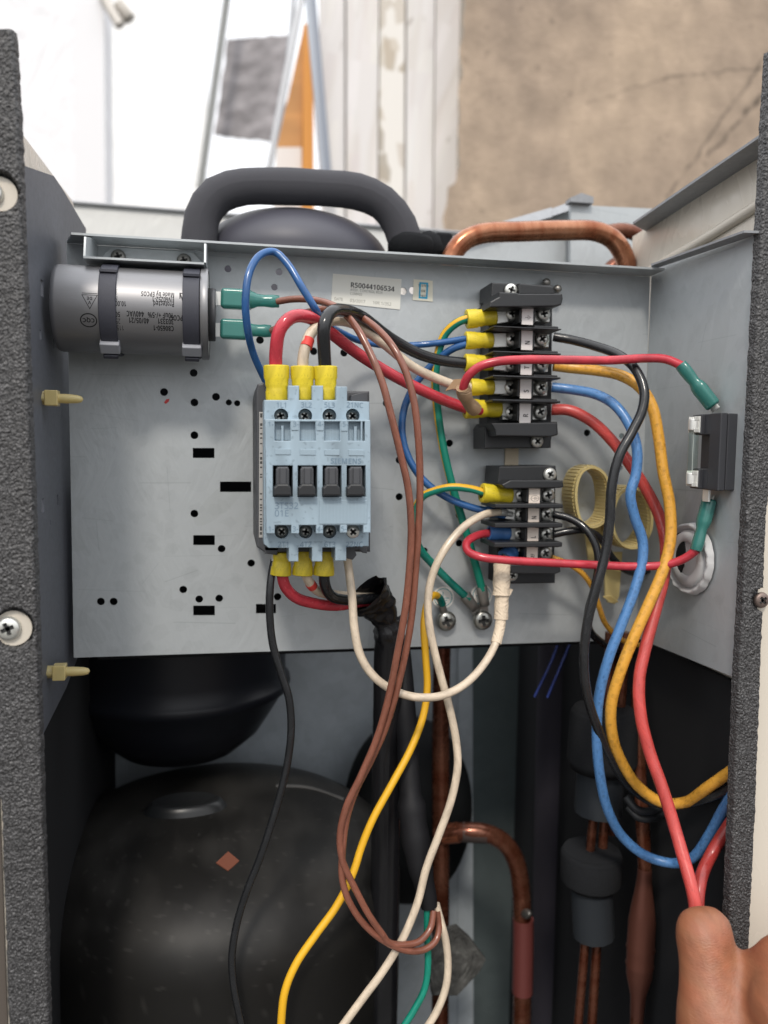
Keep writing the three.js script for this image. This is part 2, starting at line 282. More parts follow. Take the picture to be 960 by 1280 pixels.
// ------------------------------------------------------------------ the unit's cabinet
const hash = (a, b) => { const s = Math.sin(a * 127.1 + b * 311.7) * 43758.5453; return s - Math.floor(s); };
const cab = thing('cabinet', 'cream steel outdoor unit cabinet with its service panel and lid removed', 'unit cabinet', V(150, -430, -120));
{
  const PX = (X, y, z) => V(X, y, z);
  obj('base_pan', box(150, -432, -120, 345, 4, 430, 1), std([.10, .10, .10], .7), cab);
  // left side panel and right side panel, inner faces towards us
  obj('side_panel', planarUV(plate([PX(-13, -430, 90), atX(20, 157, -13), atX(91, 252, -13), atX(92, 256, -13), PX(-13, -430, -332)].reverse(), 1.4), 2, 1), M.cream, cab);
  obj('side_panel', planarUV(plate([PX(310, -430, 90), PX(310, 239, 90), PX(310, 233, -45), PX(310, -430, -45)], 1.4), 2, 1), M.cream, cab);
  const lip = plate([PX(296, 239, 94), PX(296, 232, -18), PX(311, 232, -30), PX(311, 239, 94)], 1.2);
  obj('top_lip', lip, M.galvDark, cab);
  obj('stiffening_bead', tube([PX(309, 208, -20), PX(309, 213, 40), PX(309, 219, 92)], 2.6), M.cream, cab);
  obj('black_lining', box(307.6, -215, -120, 3, 426, 420, .5), M.blackMatt, cab); obj('black_lining', box(-9, -206, -110, 5, 446, 380, .5), M.blackMatt, cab);
  // rear rim and rear right corner
  const rim = [[80, 330], [575, 345], [575, 291], [80, 252]].map(p => at(p[0], p[1], -330));
  obj('rear_panel', planarUV(plate(rim, 1.5), 0, 1), std([.58, .58, .56], .55, .2, { bumpMap: rep(soft, 8), bumpScale: .0004 }), cab);
  obj('rear_rim', tube([at(80, 252, -328), at(575, 291, -328)], 1.6, { seg: 4 }), M.galvDark, cab);
  const sheet = [[570, 335], [738, 335], [728, 262], [690, 268], [585, 297], [570, 304]].map(p => at(p[0], p[1], -120));
  obj('corner_sheet', planarUV(plate(sheet, 1.2), 0, 1), M.galv, cab);
  obj('corner_sheet_edge', [plate([at(585, 300, -114), at(690, 271, -114), at(690, 259, -120), at(590, 289, -120)], 1), plate([at(690, 270, -114), at(722, 260, -114), at(718, 250, -120), at(690, 263, -120)], 1)], M.galvDark, cab);
  obj('corner_post', planarUV(plate([[713, 345], [741, 345], [740, 250], [731, 245], [714, 248]].map(p => at(p[0], p[1], -105)), 4), 0, 1), M.galv, cab);
  obj('corner_hook', plate([[713, 252], [742, 254], [742, 246], [727, 241], [713, 247]].map(p => at(p[0], p[1], -100)), 8), M.galvDark, cab);
  obj('corner_sheet', planarUV(plate([[736, 345], [822, 335], [821, 261], [736, 257]].map(p => at(p[0], p[1], -110)), 1.2), 0, 1), M.galv, cab);
  obj('corner_flange', plate([[806, 336], [824, 332], [822, 262], [817, 262]].map(p => at(p[0], p[1], -106)), 1.2), M.galv, cab);
  // partition behind the compressor
  const part = std([.46, .51, .55], .5, .25, { map: rep(spangle, 6) });
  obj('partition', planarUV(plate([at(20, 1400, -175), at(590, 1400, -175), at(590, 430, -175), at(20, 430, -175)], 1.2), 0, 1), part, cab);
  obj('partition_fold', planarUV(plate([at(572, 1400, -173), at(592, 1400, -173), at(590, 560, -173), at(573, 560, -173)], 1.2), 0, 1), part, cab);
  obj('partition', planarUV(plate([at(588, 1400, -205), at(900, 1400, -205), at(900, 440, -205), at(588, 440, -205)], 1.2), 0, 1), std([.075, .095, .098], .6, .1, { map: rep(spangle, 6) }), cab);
  obj('added_blackout_sheet', box(148, 80, -26, 285, 176, 4, 1), M.blackMatt, cab);  // unseen sheet added behind the back sheet so its holes look dark
  obj('painted_shade_strip', plate([at(-30, 1420, 93), at(14, 1420, 93), at(-2, 960, 93), at(-30, 900, 93)], 2), std([.085, .07, .058], .6), cab);  // shade painted as a brown strip along the outer flange edge
  // front flanges with their foam gaskets
  obj('front_flange', plate([at(10, 1420, 92), at(62, 1420, 92), at(16, 70, 92), at(-70, 60, 92)], 1.5), M.cream, cab); obj('front_flange', plate([at(912, 1420, 92), at(1040, 1420, 92), at(1060, 100, 92), at(962, 100, 92)], 1.5), M.cream, cab);
  const foamMat = std([.185, .182, .186], .55, .0, { map: rep(tex(512, 512, () => { const r = RND(); return .42 + .58 * r * r * r; }), .6), bumpMap: rep(grain, .84), bumpScale: .0014 });
  const lerpRow = (tab, y) => { for (let i = 0; i < tab.length - 1; i++) if (y <= tab[i + 1][0]) { const k = (y - tab[i][0]) / (tab[i + 1][0] - tab[i][0]); return tab[i][1] + k * (tab[i + 1][1] - tab[i][1]); } return tab[tab.length - 1][1]; };
  function foam(left, right, y0, y1, holes) {
    const nx = 52, ny = 640, g = new THREE.PlaneGeometry(1, 1, nx, ny), P = g.attributes.position, uv = g.attributes.uv;
    for (let j = 0; j <= ny; j++) for (let i = 0; i <= nx; i++) {
      const k = j * (nx + 1) + i, py = y0 + (y1 - y0) * j / ny, L = lerpRow(left, py), R = lerpRow(right, py);
      const q = at(L + (R - L) * i / nx, py, 97.2); let h = .35 * fbm(q.x * 620, q.y * 620, 1, 3) + .42 * (hash(i, j) - .5) + .5 * fbm(q.x * 60, q.y * 60, 4, 2);
      const en = Math.min(i, nx - i, 6) / 6; h *= en; const rim = i === 0 || i === nx || j === 0 || j === ny; let z = 97.2 + h * 1.2;
      const e = Math.min(i, nx - i) / nx; if (e < .06) z -= (1 - e / .06) * 1.4;
      for (const [hx, hy, rx, ry] of holes) { const d = Math.hypot((q.x - hx) / rx, (q.y - hy) / ry); if (d < 1.12) z = 93; }
      if (rim) z = 92.5;
      P.setXYZ(k, q.x + .0007 * fbm(q.x * 300, q.y * 300, 9, 2), q.y, z * mm); uv.setXY(k, q.x * 10 + (rim ? (i === 0 ? -.047 : .047) : 0), q.y * 10);
    }
    g.computeVertexNormals(); return g;
  }
  for (const [px, py, r] of [[17, 785, 6.6], [0, 243, 6.0]]) { const g = new THREE.CylinderGeometry(r * mm, r * mm, .8 * mm, 40); g.rotateX(Math.PI / 2); const p = at(px, py, 94); g.translate(p.x, p.y, p.z); obj('bare_paint', g, M.cream, cab); }
  const h1 = at(17, 785, 96), h2 = at(-1, 240, 96), h3 = at(950, 750, 96);
  obj('foam_gasket', foam([[0, -70], [960, -22], [1000, 0], [1290, 10]], [[0, 17], [33, 17], [52, 19], [160, 25], [700, 45], [1290, 62]], 34, 1290, [[h1.x, h1.y, .0065, .0065], [h2.x, h2.y, .006, .0062]]), foamMat, cab);
  obj('foam_gasket', foam([[60, 964], [165, 957], [290, 951], [850, 923], [1290, 905]], [[60, 1030], [560, 972], [640, 959], [1000, 946], [1290, 932]], 60, 1290, [[h3.x, h3.y, .0046, .0046]]), foamMat, cab);
}
// one cross head screw, cut once, scaled for every use: radius 1, height .55, axis +z
const screwGeo = (() => {
  const ev = new Evaluator(); ev.attributes = ['position', 'normal', 'uv'];
  const dome = new THREE.LatheGeometry([[0, 0], [1, 0], [1, .12], [.93, .3], [.75, .44], [.45, .52], [.0001, .55]].map(p => new THREE.Vector2(Math.max(p[0], 1e-4), p[1])), 28); dome.rotateX(Math.PI / 2);
  const mk = (w, h, d, z) => { const b = new Brush(new THREE.BoxGeometry(w, h, d)); b.position.z = z; b.updateMatrixWorld(); return b; };
  let r = new Brush(dome); r.updateMatrixWorld();
  r = ev.evaluate(r, mk(1.1, .36, .6, .55), SUBTRACTION); r = ev.evaluate(r, mk(.36, 1.1, .6, .55), SUBTRACTION); r = ev.evaluate(r, mk(.55, .55, .5, .62), SUBTRACTION);
  return norm(toCreasedNormals(r.geometry, .6));
})();
const recessGeo = merge([0, 1].map(k => { const g = new THREE.BoxGeometry(k ? .33 : 1.04, k ? 1.04 : .33, .26); g.translate(0, 0, .2); return g; }));
function screwObj(name, p, r, turn, h, dir, mat, parent) {
  const o = obj(name, screw(p, r, turn, h, dir), mat, parent); if (parent === undefined) bases.set(o, o.position.clone());
  const g = recessGeo.clone(); g.rotateZ(turn); g.scale(r * mm, r * mm, r * h * mm); if (dir) g.applyQuaternion(new THREE.Quaternion().setFromUnitVectors(new THREE.Vector3(0, 0, 1), dir)); g.translate(p.x, p.y, p.z);
  obj('recess', g, M.recess, o); return o;
}
function screw(p, r, turn = 0, h = 1, dir) { const g = screwGeo.clone(); g.rotateZ(turn); g.scale(r * mm, r * mm, r * h * mm); if (dir) g.applyQuaternion(new THREE.Quaternion().setFromUnitVectors(new THREE.Vector3(0, 0, 1), dir)); g.translate(p.x, p.y, p.z); return g; }
{
  const s1 = screwObj('screw', at(11, 785, 94.5), 4.5, .4, 1.1, undefined, M.zinc); tag(s1, 'domed cross head screw low on the left foam strip by a cream oval', 'screw');
  const s2 = screwObj('screw', at(-12, 242, 94.5), 4.5, .2, 1.1, undefined, M.zinc); tag(s2, 'screw cut by the left picture edge high on the foam strip', 'screw');
  const s3 = screwObj('screw', at(951, 750, 94), 3.6, .7, 1, undefined, std([.22, .17, .15], .5, .8)); tag(s3, 'rusty screw head sunk in the right foam strip', 'screw');
}

// ------------------------------------------------------------------ the control box
const ctrl = thing('control_box', 'open galvanised steel control box with a perforated back sheet', 'control box', V(148, 0, 0));
{
  const Z = 0, s = new THREE.Shape([V(-1, 0, 0), V(299, 0, 0), V(298, 199.6, 0), V(-1.5, 199.1, 0)].map(p => new THREE.Vector2(p.x, p.y)));
  const holes = [[242, 466], [205, 490], [243, 503], [270, 496], [286, 503, 1.5], [296.5, 504, 1.5], [243, 544], [243, 642], [277, 686], [314, 704], [229, 737], [249, 749], [274, 748], [126, 752], [142, 752], [347, 746], [483, 504], [499, 560], [499, 575], [499, 621], [285, 336, 1.7], [349, 340, 1.7], [343, 359, 1.6], [325, 425], [392, 439], [430, 441], [504, 364], [516, 363], [562, 554], [734, 541], [574, 644], [574, 679], [503, 777, 2.8], [753, 655], [762, 549, 2.7], [777, 545, 1.6], [775, 585, 1.6], [531, 688, 1.6]];
  for (const [x, y, r = 1.9] of holes) s.holes.push(circlePath(x, y, 0, r, 16));
  for (const [a, b, c, d] of [[241, 560, 268, 572.5], [275, 602, 314, 615], [241.5, 669, 268.5, 681.5], [241.5, 757, 268.5, 769.5], [320, 755, 345, 767]]) s.holes.push(rectPath(a, b, c, d, 0));
  obj('back_sheet', planarUV(extr(s, -1.2, 0, 0), 0, 1), M.galv, ctrl);
  // top flange folded forward
  obj('top_flange', [planarUV(plate([V(4, 200, 18), V(297, 200.5, 17), V(298.2, 200.9, -1.1), V(-1.5, 200.4, -1.1)], 1), 0, 2)], M.galv, ctrl);
  // sides
  obj('side_plate', (() => { const q = new THREE.Shape([[0, 1], [96.5, 5], [96.5, 199.5], [0, 203]].map(p => new THREE.Vector2(p[0] * mm, p[1] * mm))), g = new THREE.ExtrudeGeometry(q, { depth: 1.1 * mm, bevelEnabled: false }); g.rotateY(-Math.PI / 2); const P = g.attributes.position; for (let i = 0; i < P.count; i++) P.setX(i, P.getX(i) + (299.6 - 2.4 * P.getZ(i) / .0965) * mm); g.computeVertexNormals(); return planarUV(g, 2, 1); })(), M.galv, ctrl);
  obj('side_lip', [plate([V(288.5, 198, 95), V(289.5, 201.5, 16), V(296, 202, 6), V(296, 200, 96)], 1)], M.galvDark, ctrl);
  const ls = new THREE.Shape([[-76, 5], [2, -14], [72, -22], [80, 160], [76, 210], [12, 226], [-12, 226], [-70, 224]].map(p => new THREE.Vector2(p[0] * mm, p[1] * mm)));
  for (const [px, py, w, h] of [[51, 632, 5, 6], [70, 625, 4, 5], [61, 653, 1.5, 2.4], [65, 428, 2.4, 5], [84, 440, 1.6, 5], [50, 360, 5, 7], [48, 418, 3, 4]]) { const p = atX(px, py, -5); const x = p.z, y = p.y; ls.holes.push(new THREE.Path([[x - w / 2 * mm, y - h / 2 * mm], [x - w / 2 * mm, y + h / 2 * mm], [x + w / 2 * mm, y + h / 2 * mm], [x + w / 2 * mm, y - h / 2 * mm]].map(q => new THREE.Vector2(...q)))); }
  const lg = new THREE.ExtrudeGeometry(ls, { depth: 1.1 * mm, bevelEnabled: false }); lg.rotateY(-Math.PI / 2); lg.translate(-4.2 * mm, 0, 0); planarUV(lg, 2, 1);
  obj('side_plate', lg, std([.14, .15, .175], .6, .3, { map: rep(spangle, 22), roughnessMap: rep(spangleR, 22) }), ctrl);  // left plate: galvanised colour darkened to stand in for its shade
}
{ // red ink mark on the sheet
  const g = extr(shapeOf([[205, 503], [208, 499], [212, 498.5], [211, 502], [207, 505]], 0), 0.05, .2, 0); tag(obj('ink_mark', g, std([.6, .06, .06], .7)), 'small red ink mark on the sheet below the silver capacitor', 'ink mark');
}

// ------------------------------------------------------------------ capacitor, bracket, straps
const capX0 = -1, capX1 = 65, capC = at(180, 390, 24), CR = 19;
{
  const b = thing('mounting_bracket', 'folded steel bracket with two screw heads above the silver capacitor', 'bracket', at(180, 330, 2));
  const zf = 34, e0 = at(104, 320, zf), e1 = at(255, 328, zf);
  obj('ledge', planarUV(plate([e0, e1, V(e1.x / mm, e1.y / mm + .5, 1), V(e0.x / mm, e0.y / mm + .5, 1)], .9), 0, 2), M.galv, b);
  for (const [p, py] of [[e0, 303], [e1, 322]]) obj('ear', plate([p.clone(), V(p.x / mm, p.y / mm + 9, zf - 3), V(p.x / mm, 199.5, 12), V(p.x / mm, 199.5, 1.5), V(p.x / mm, p.y / mm, 1.5)], .9), M.galv, b);
  obj('back_plate', extr(shapeOf([[124, 326], [258, 334], [252, 326], [241, 314], [139, 308], [130, 316]], 3), .2, 1.8, .2), M.galv, b);
  for (const [px, py] of [[148, 321], [230, 326]]) screwObj('screw_head', at(px, py, 3), 3.4, .3, .9, undefined, M.dullMetal, b);
}
{
  const c = thing('capacitor', 'silver cylindrical motor capacitor with printed markings, lying across the top left corner', 'capacitor', capC);
  const W = 1500, H = 1600, L = capX1 - capX0; // the can's print, wrapped round the axis
  const print = canvasTex(W, H, (g, w, h) => {
    const kx = w / L, ky = h / (2 * Math.PI * CR);
    g.fillStyle = '#dcdcde'; g.fillRect(0, 0, w, h);
    for (let i = 0; i < 2600; i++) { g.fillStyle = `rgba(${RND() < .5 ? '255,255,255' : '150,150,155'},.12)`; g.fillRect(RND() * w, RND() * h, 30 + RND() * 160, 1); }
    // positions from picture pixels: angle from the row, length from the column
    const put = (px, py, fn) => { const X = at(px, py, 24 + CR).x / mm - capX0, dy = (at(px, py, 24 + CR * .85).y - capC.y) / mm, th = Math.asin(THREE.MathUtils.clamp(dy / CR, -.98, .98)); g.save(); g.translate(X * kx, h / 2 - th * CR * ky); g.rotate(Math.PI); g.scale(kx / ky, 1); fn(); g.restore(); };
    g.fillStyle = '#26262a'; g.strokeStyle = '#26262a'; g.textBaseline = 'middle'; g.textAlign = 'left';
    const T = (px, py, s, size, bold) => put(px, py, () => { g.font = `${bold ? 'bold ' : ''}${size}px sans-serif`; g.scale(.62, 1); g.fillText(s, 0, 0); });
    T(217, 411, 'C80650-1', 45, 1); T(217, 403, '303331', 45, 1); T(217, 396, '10uF +/-5%', 45, 1); T(180, 394, '440VAC', 45, 1); T(186, 402, '40/05/21', 45, 1);
    T(218, 382, 'Protected', 41, 1); T(218, 376, 'EN60252-1', 41, 1); T(218, 370, 'Made by EPCOS', 41, 1);
    T(158, 381, '10.000h', 41, 1); T(147, 374, 'No PCB', 41); T(147, 366, '3/17', 41); T(150, 394, '50/60Hz', 41, 1); T(150, 402, '25/70', 41); T(154, 410, '115207', 41);
    T(232, 399, 'EPCOS', 45, 1);
    put(112, 378, () => { g.lineWidth = 3.5; g.beginPath(); g.moveTo(-42, 36); g.lineTo(42, 36); g.lineTo(0, -42); g.closePath(); g.stroke(); g.beginPath(); g.moveTo(-42, 46); g.lineTo(42, 46); g.stroke(); g.font = 'bold 26px sans-serif'; g.textAlign = 'center'; g.fillText('DE', 0, 18); g.fillText('V', 0, -6); });
    put(110, 401, () => { g.lineWidth = 6; g.beginPath(); g.ellipse(0, 0, 44, 38, 0, 0, 7); g.stroke(); g.font = 'bold 34px sans-serif'; g.textAlign = 'center'; g.fillText('CQC', 0, 0); });
    put(228, 377, () => { g.lineWidth = 6; g.beginPath(); g.moveTo(-16, 44); g.lineTo(14, 44); g.lineTo(-16, -44); g.moveTo(14, 44); g.lineTo(14, 10); g.stroke(); });
  });
  const prof = [[0, CR - 1.2], [.4, CR - .4], [1.6, CR], [2.2, CR], [L * .5, CR], [L - 9.6, CR], [L - 9.2, CR + .1], [L - 4.2, CR + .1], [L - 3.6, CR], [L - 3.2, CR + 1.5], [L - .3, CR + 1.5], [L, CR + .9]], n = 96, pos = [], uv = [], idx = [];
  prof.forEach(([x, r]) => { for (let i = 0; i <= n; i++) { const th = (i / n - .5) * 2 * Math.PI; pos.push((capX0 + x) * mm, capC.y + r * mm * Math.sin(th), capC.z + r * mm * Math.cos(th)); uv.push(x / L, i / n); } });
  for (let j = 0; j < prof.length - 1; j++) for (let i = 0; i < n; i++) { const a = j * (n + 1) + i, b = a + 1, d = a + n + 1, e = d + 1; idx.push(a, d, b, b, d, e); }
  const g = new THREE.BufferGeometry(); g.setAttribute('position', new THREE.Float32BufferAttribute(pos, 3)); g.setAttribute('uv', new THREE.Float32BufferAttribute(uv, 2)); g.setIndex(idx); g.computeVertexNormals();
  obj('can', g, std([.31, .31, .315], .42, .65, { map: print }), c);
  const X = x => new THREE.Vector3(x * mm, capC.y, capC.z);
  obj('end_disc', latheAB(X(capX0 + .6), X(capX0 + .8), [[0, 0], [0, CR - 1], [1, 0]]), M.zinc, c); obj('end_disc', latheAB(X(capX1 - 1), X(capX1 - .2), [[0, 0], [0, CR + .8], [1, CR - .4], [1, 0]]), M.zinc, c);
  obj('terminal_plate', latheAB(X(capX1 - .2), X(capX1 + 3), [[0, 0], [0, 12], [.9, 12], [1, 11.6], [1, 0]]), M.slate, c);
  for (const py of [374, 413]) { const p = at(277, py, 24); obj('terminal_tab', box(capX1 + 6, p.y / mm, 25, 8, 6.2, .9, .1), M.tin, c); }
}
{
  const strapMat = std([.036, .038, .052], .55, 0, { bumpMap: rep(grain, 30), bumpScale: .0001 });
  for (const [pxT, pxB, which] of [[133, 134, 'beside the round printed mark'], [237, 240, 'nearer the green connectors']]) {
    const x = at((pxT + pxB) / 2, 395, 44).x / mm, t = thing('strap', `dark nylon strap round the silver capacitor, ${which}`, 'strap', V(x, capC.y / mm, capC.z / mm), null);
    const w = 7.2, r0 = CR + .1, r1 = CR + 1.3;
    const A = V(x - w / 2, capC.y / mm, capC.z / mm), B = V(x + w / 2, capC.y / mm, capC.z / mm);
    obj('band', latheAB(A, B, [[0, r0], [0, r1 - .2], [.06, r1], [.94, r1], [1, r1 - .2], [1, r0]], 64), strapMat, t);
    const top = at(pxT, 344, 33); obj('tail', plate([V(x - w / 2, capC.y / mm + 15, capC.z / mm + 16), V(x + w / 2, capC.y / mm + 15, capC.z / mm + 16), V(x + w / 2, top.y / mm + 1, 31), V(x - w / 2, top.y / mm + 1, 31)], 1.1), strapMat, t);
    const an = -1.0, by = capC.y / mm + Math.sin(an) * (CR + 1.6), bz = capC.z / mm + Math.cos(an) * (CR + 1.6);
    const bg = box(0, 0, 0, 8.4, 5.6, 4.2, .7); bg.rotateX(-an * .8); bg.translate(x * mm, by * mm, bz * mm); obj('buckle', bg, std([.30, .31, .34], .5), t);
    const b2 = box(0, 0, 0, 6.4, 2, 3, .5); b2.rotateX(-an * .8); b2.translate(x * mm, (by - 3.6) * mm, (bz - 2.4) * mm); obj('tail_end', b2, strapMat, t);
  }
}

// ------------------------------------------------------------------ contactor
const font = await new FontLoader().loadAsync('fonts/droid/droid_sans_regular.typeface.json');
const fontB = await new FontLoader().loadAsync('fonts/droid/droid_sans_bold.typeface.json');
function letters(s, px, py, z, size, f = font, rise = .12) { const g = new TextGeometry(s, { font: f, size: size * mm, depth: rise * mm, curveSegments: 3, bevelEnabled: false }); g.computeBoundingBox(); const p = at(px, py, z); g.translate(p.x, p.y - size * mm / 2, p.z - .02 * mm); return g; }
{
  const c = thing('contactor', 'pale blue motor contactor with four black plungers, wired at the centre of the sheet', 'contactor', at(397, 600, 0));
  const zb = 44, z1 = 76, z2 = 85;
  // dark base, wider on the left, with its silver rating label
  obj('base', [extr(shapeOf([[320, 493], [322, 480], [330, 478], [333, 489], [462, 489], [463, 690], [330, 690], [321, 684]], 60), 0.2, 60, .8),
    extr(shapeOf([[438, 502], [439, 494], [450, 491], [459, 490], [460, 503]], 66), 50, 66, .3),
    extr(shapeOf([[330, 683], [350, 683], [346, 694], [331, 692]], 60), 30, 60, .4), extr(shapeOf([[433, 683], [459, 683], [459, 692], [453, 691], [449, 687], [444, 688], [446, 694], [441, 700], [432, 698]], 66), 40, 66, .4)], M.slate, c);
  { const L = at(324, 515, 60.2), R = at(328.5, 672, 60.2); obj('rating_label', box((L.x + R.x) / 2 / mm, (L.y + R.y) / 2 / mm, 60.2, (R.x - L.x) / mm, Math.abs(L.y - R.y) / mm, .3, .1), std([.55, .53, .50], .4, .5, { map: tex(32, 512, (u, v) => (hash(Math.floor(v * 90), 2) > .62 && u > .2 && u < .8) ? .45 : .95) }), c); }
  // terminal layer with tabs above and below
  const hx = [351.5, 381.5, 411.8, 441], hyT = 519.5, hxB = [352, 382, 412, 441], hyB = 664.5;
  const o = [[330, 500], [360, 500], [360, 482], [374, 482], [374, 500], [390, 500], [390, 482], [404, 482], [404, 500], [420, 500], [420, 483], [434, 483], [434, 501], [462, 502],
    [461, 683], [433, 683], [433, 701], [419, 701], [419, 684.5], [403, 684.5], [403, 702], [390, 702], [390, 684.5], [373, 684.5], [373, 702], [361, 702], [361, 685], [336, 685], [330, 680]].map(p => [p[0], p[1]]);
  const s1 = shapeOf(o, z1); for (let i = 0; i < 4; i++) { s1.holes.push(circlePath(hx[i], hyT, z1, 3.25)); s1.holes.push(circlePath(hxB[i], hyB, z1, 3.25)); }
  obj('terminal_housing', [extr(s1, 62, z1, .35)], M.bluebody, c);
  obj('terminal_housing_core', extr(shapeOf([[331, 503], [460, 504], [460, 682], [331, 681]], 61), zb, 60.5, .3), M.bluebody, c);
  // front cover with channels, notches and the plunger windows
  const f = [[331.5, 524], [463, 525], [463.5, 666], [454, 666], [454, 656.5], [434, 656.5], [434, 666], [425, 666], [425, 656.5], [404, 656.5], [404, 667], [395, 667], [395, 656.5], [374, 656.5], [374, 667], [364, 667], [364, 656.5], [343.5, 656.5], [343.5, 667], [333, 667]];
  const s2 = shapeOf(f, z2);
  for (const [a, b, d] of [[341.2, 366, 0], [372.3, 396.5, 0], [403.5, 427, 0], [433.5, 457, 0]]) s2.holes.push(rectPath(a, 582, b, 621, z2));
  for (const [a, b] of [[343.2, 363], [374.8, 394.5], [405.4, 425], [435.5, 451]]) s2.holes.push(rectPath(a, 527, b, 550.8, z2));
  s2.holes.push(rectPath(453.2, 527, 456, 551, z2));
  obj('front_cover', extr(s2, z1 - .02, z2, .3), M.bluebody, c);
  obj('front_cover_floor', [pbox(342, 525, 458, 552, z1 - 1, z2 - 3.2, .2), pbox(351.5, 532, 354.5, 551, z1, z2 - 1.2, .2), pbox(442.5, 533, 446, 551, z1, z2 - 1.2, .2)], M.bluebody, c);
  const raised = [[364.5, 525, 373.5, 538], [396, 525, 404.5, 538.5], [426.6, 525, 434.6, 539]].map(q => pbox(...q, z2 - .5, z2 + .35, .2));
  const pads = [[344, 561, 363.5, 568.5], [375, 561.4, 394.5, 569], [405.6, 561.8, 424.5, 569.2], [436, 562, 455, 569.6]].map(q => pbox(...q, z2 - .5, z2 + .3, .15));
  obj('raised_pads', [...raised, ...pads, pbox(399, 625, 459, 655, z2 - .5, z2 + .3, .2)], M.bluebody, c);
  // plungers in their dark wells
  obj('plunger_wells', [pbox(341, 581.5, 457.5, 621.5, z1 - 4, z1 + 1, 0)], M.blackMatt, c);
  for (const x of [353.6, 384.2, 415, 445.3]) {
    const w = new THREE.Group(); w.name = 'plunger'; c.add(w); bases.set(w, c.position.clone());
    const m = obj('plunger_head', [extr(shapeOf([[x - 8.5, 607], [x - 8.5, 587], [x - 6.5, 583.5], [x + 6.5, 583.5], [x + 8, 587], [x + 8, 607]], z2 + 1.5), z1, z2 + 1.4, .6), pbox(x - 3.5, 584, x + 4.5, 606, z2 + 1, z2 + 2.6, .5)], M.slate, w);
    obj('plunger_foot', [extr(shapeOf([[x - 11.5, 620], [x - 11.5, 610], [x - 7, 605], [x + 7, 605], [x + 10.5, 610], [x + 11, 620]], z2 + 4), z1, z2 + 4, .7)], M.black, w);
  }
  // screws at the bottom of the holes
  hx.forEach((x, i) => { screwObj('terminal_screw', at(x - .8, hyT + .5, 68), 3.0, .3 + i * .7, 1, undefined, M.zinc, c); });
  hxB.forEach((x, i) => { screwObj('terminal_screw', at(x, hyB, i === 3 ? 75 : 68), 3.0, .9 + i * .5, 1, undefined, M.zinc, c); });
  const zt = z2 + .0, lt = [letters('SIEMENS', 413, 576, zt, 2.15, fontB), letters('3TS32', 343, 632, zt, 2.6), letters('01E', 343, 641.5, zt, 2.6),
    ...[['1L1', 345], ['3L2', 376], ['5L3', 405], ['21NC', 433]].map(([s, x]) => letters(s, x, 506, z1, 2.1)), ...[['2T1', 347], ['4T2', 375], ['6T3', 405], ['22NC', 432]].map(([s, x]) => letters(s, x, 680.5, z1, 2.2)),
    ...[['1-', 334.5, 0], ['3-', 366, .35], ['4-', 397, .35], ['5-', 427.8, .35]].map(([s, x, dz]) => letters(s, x, 530, zt + dz, 2.0)), ...[['1-', 335], ['3-', 365.5], ['4-', 396.3], ['5-', 426]].map(([s, x]) => letters(s, x, 661, zt, 2.0))];
  obj('lettering', lt, M.bluetext, c);
}

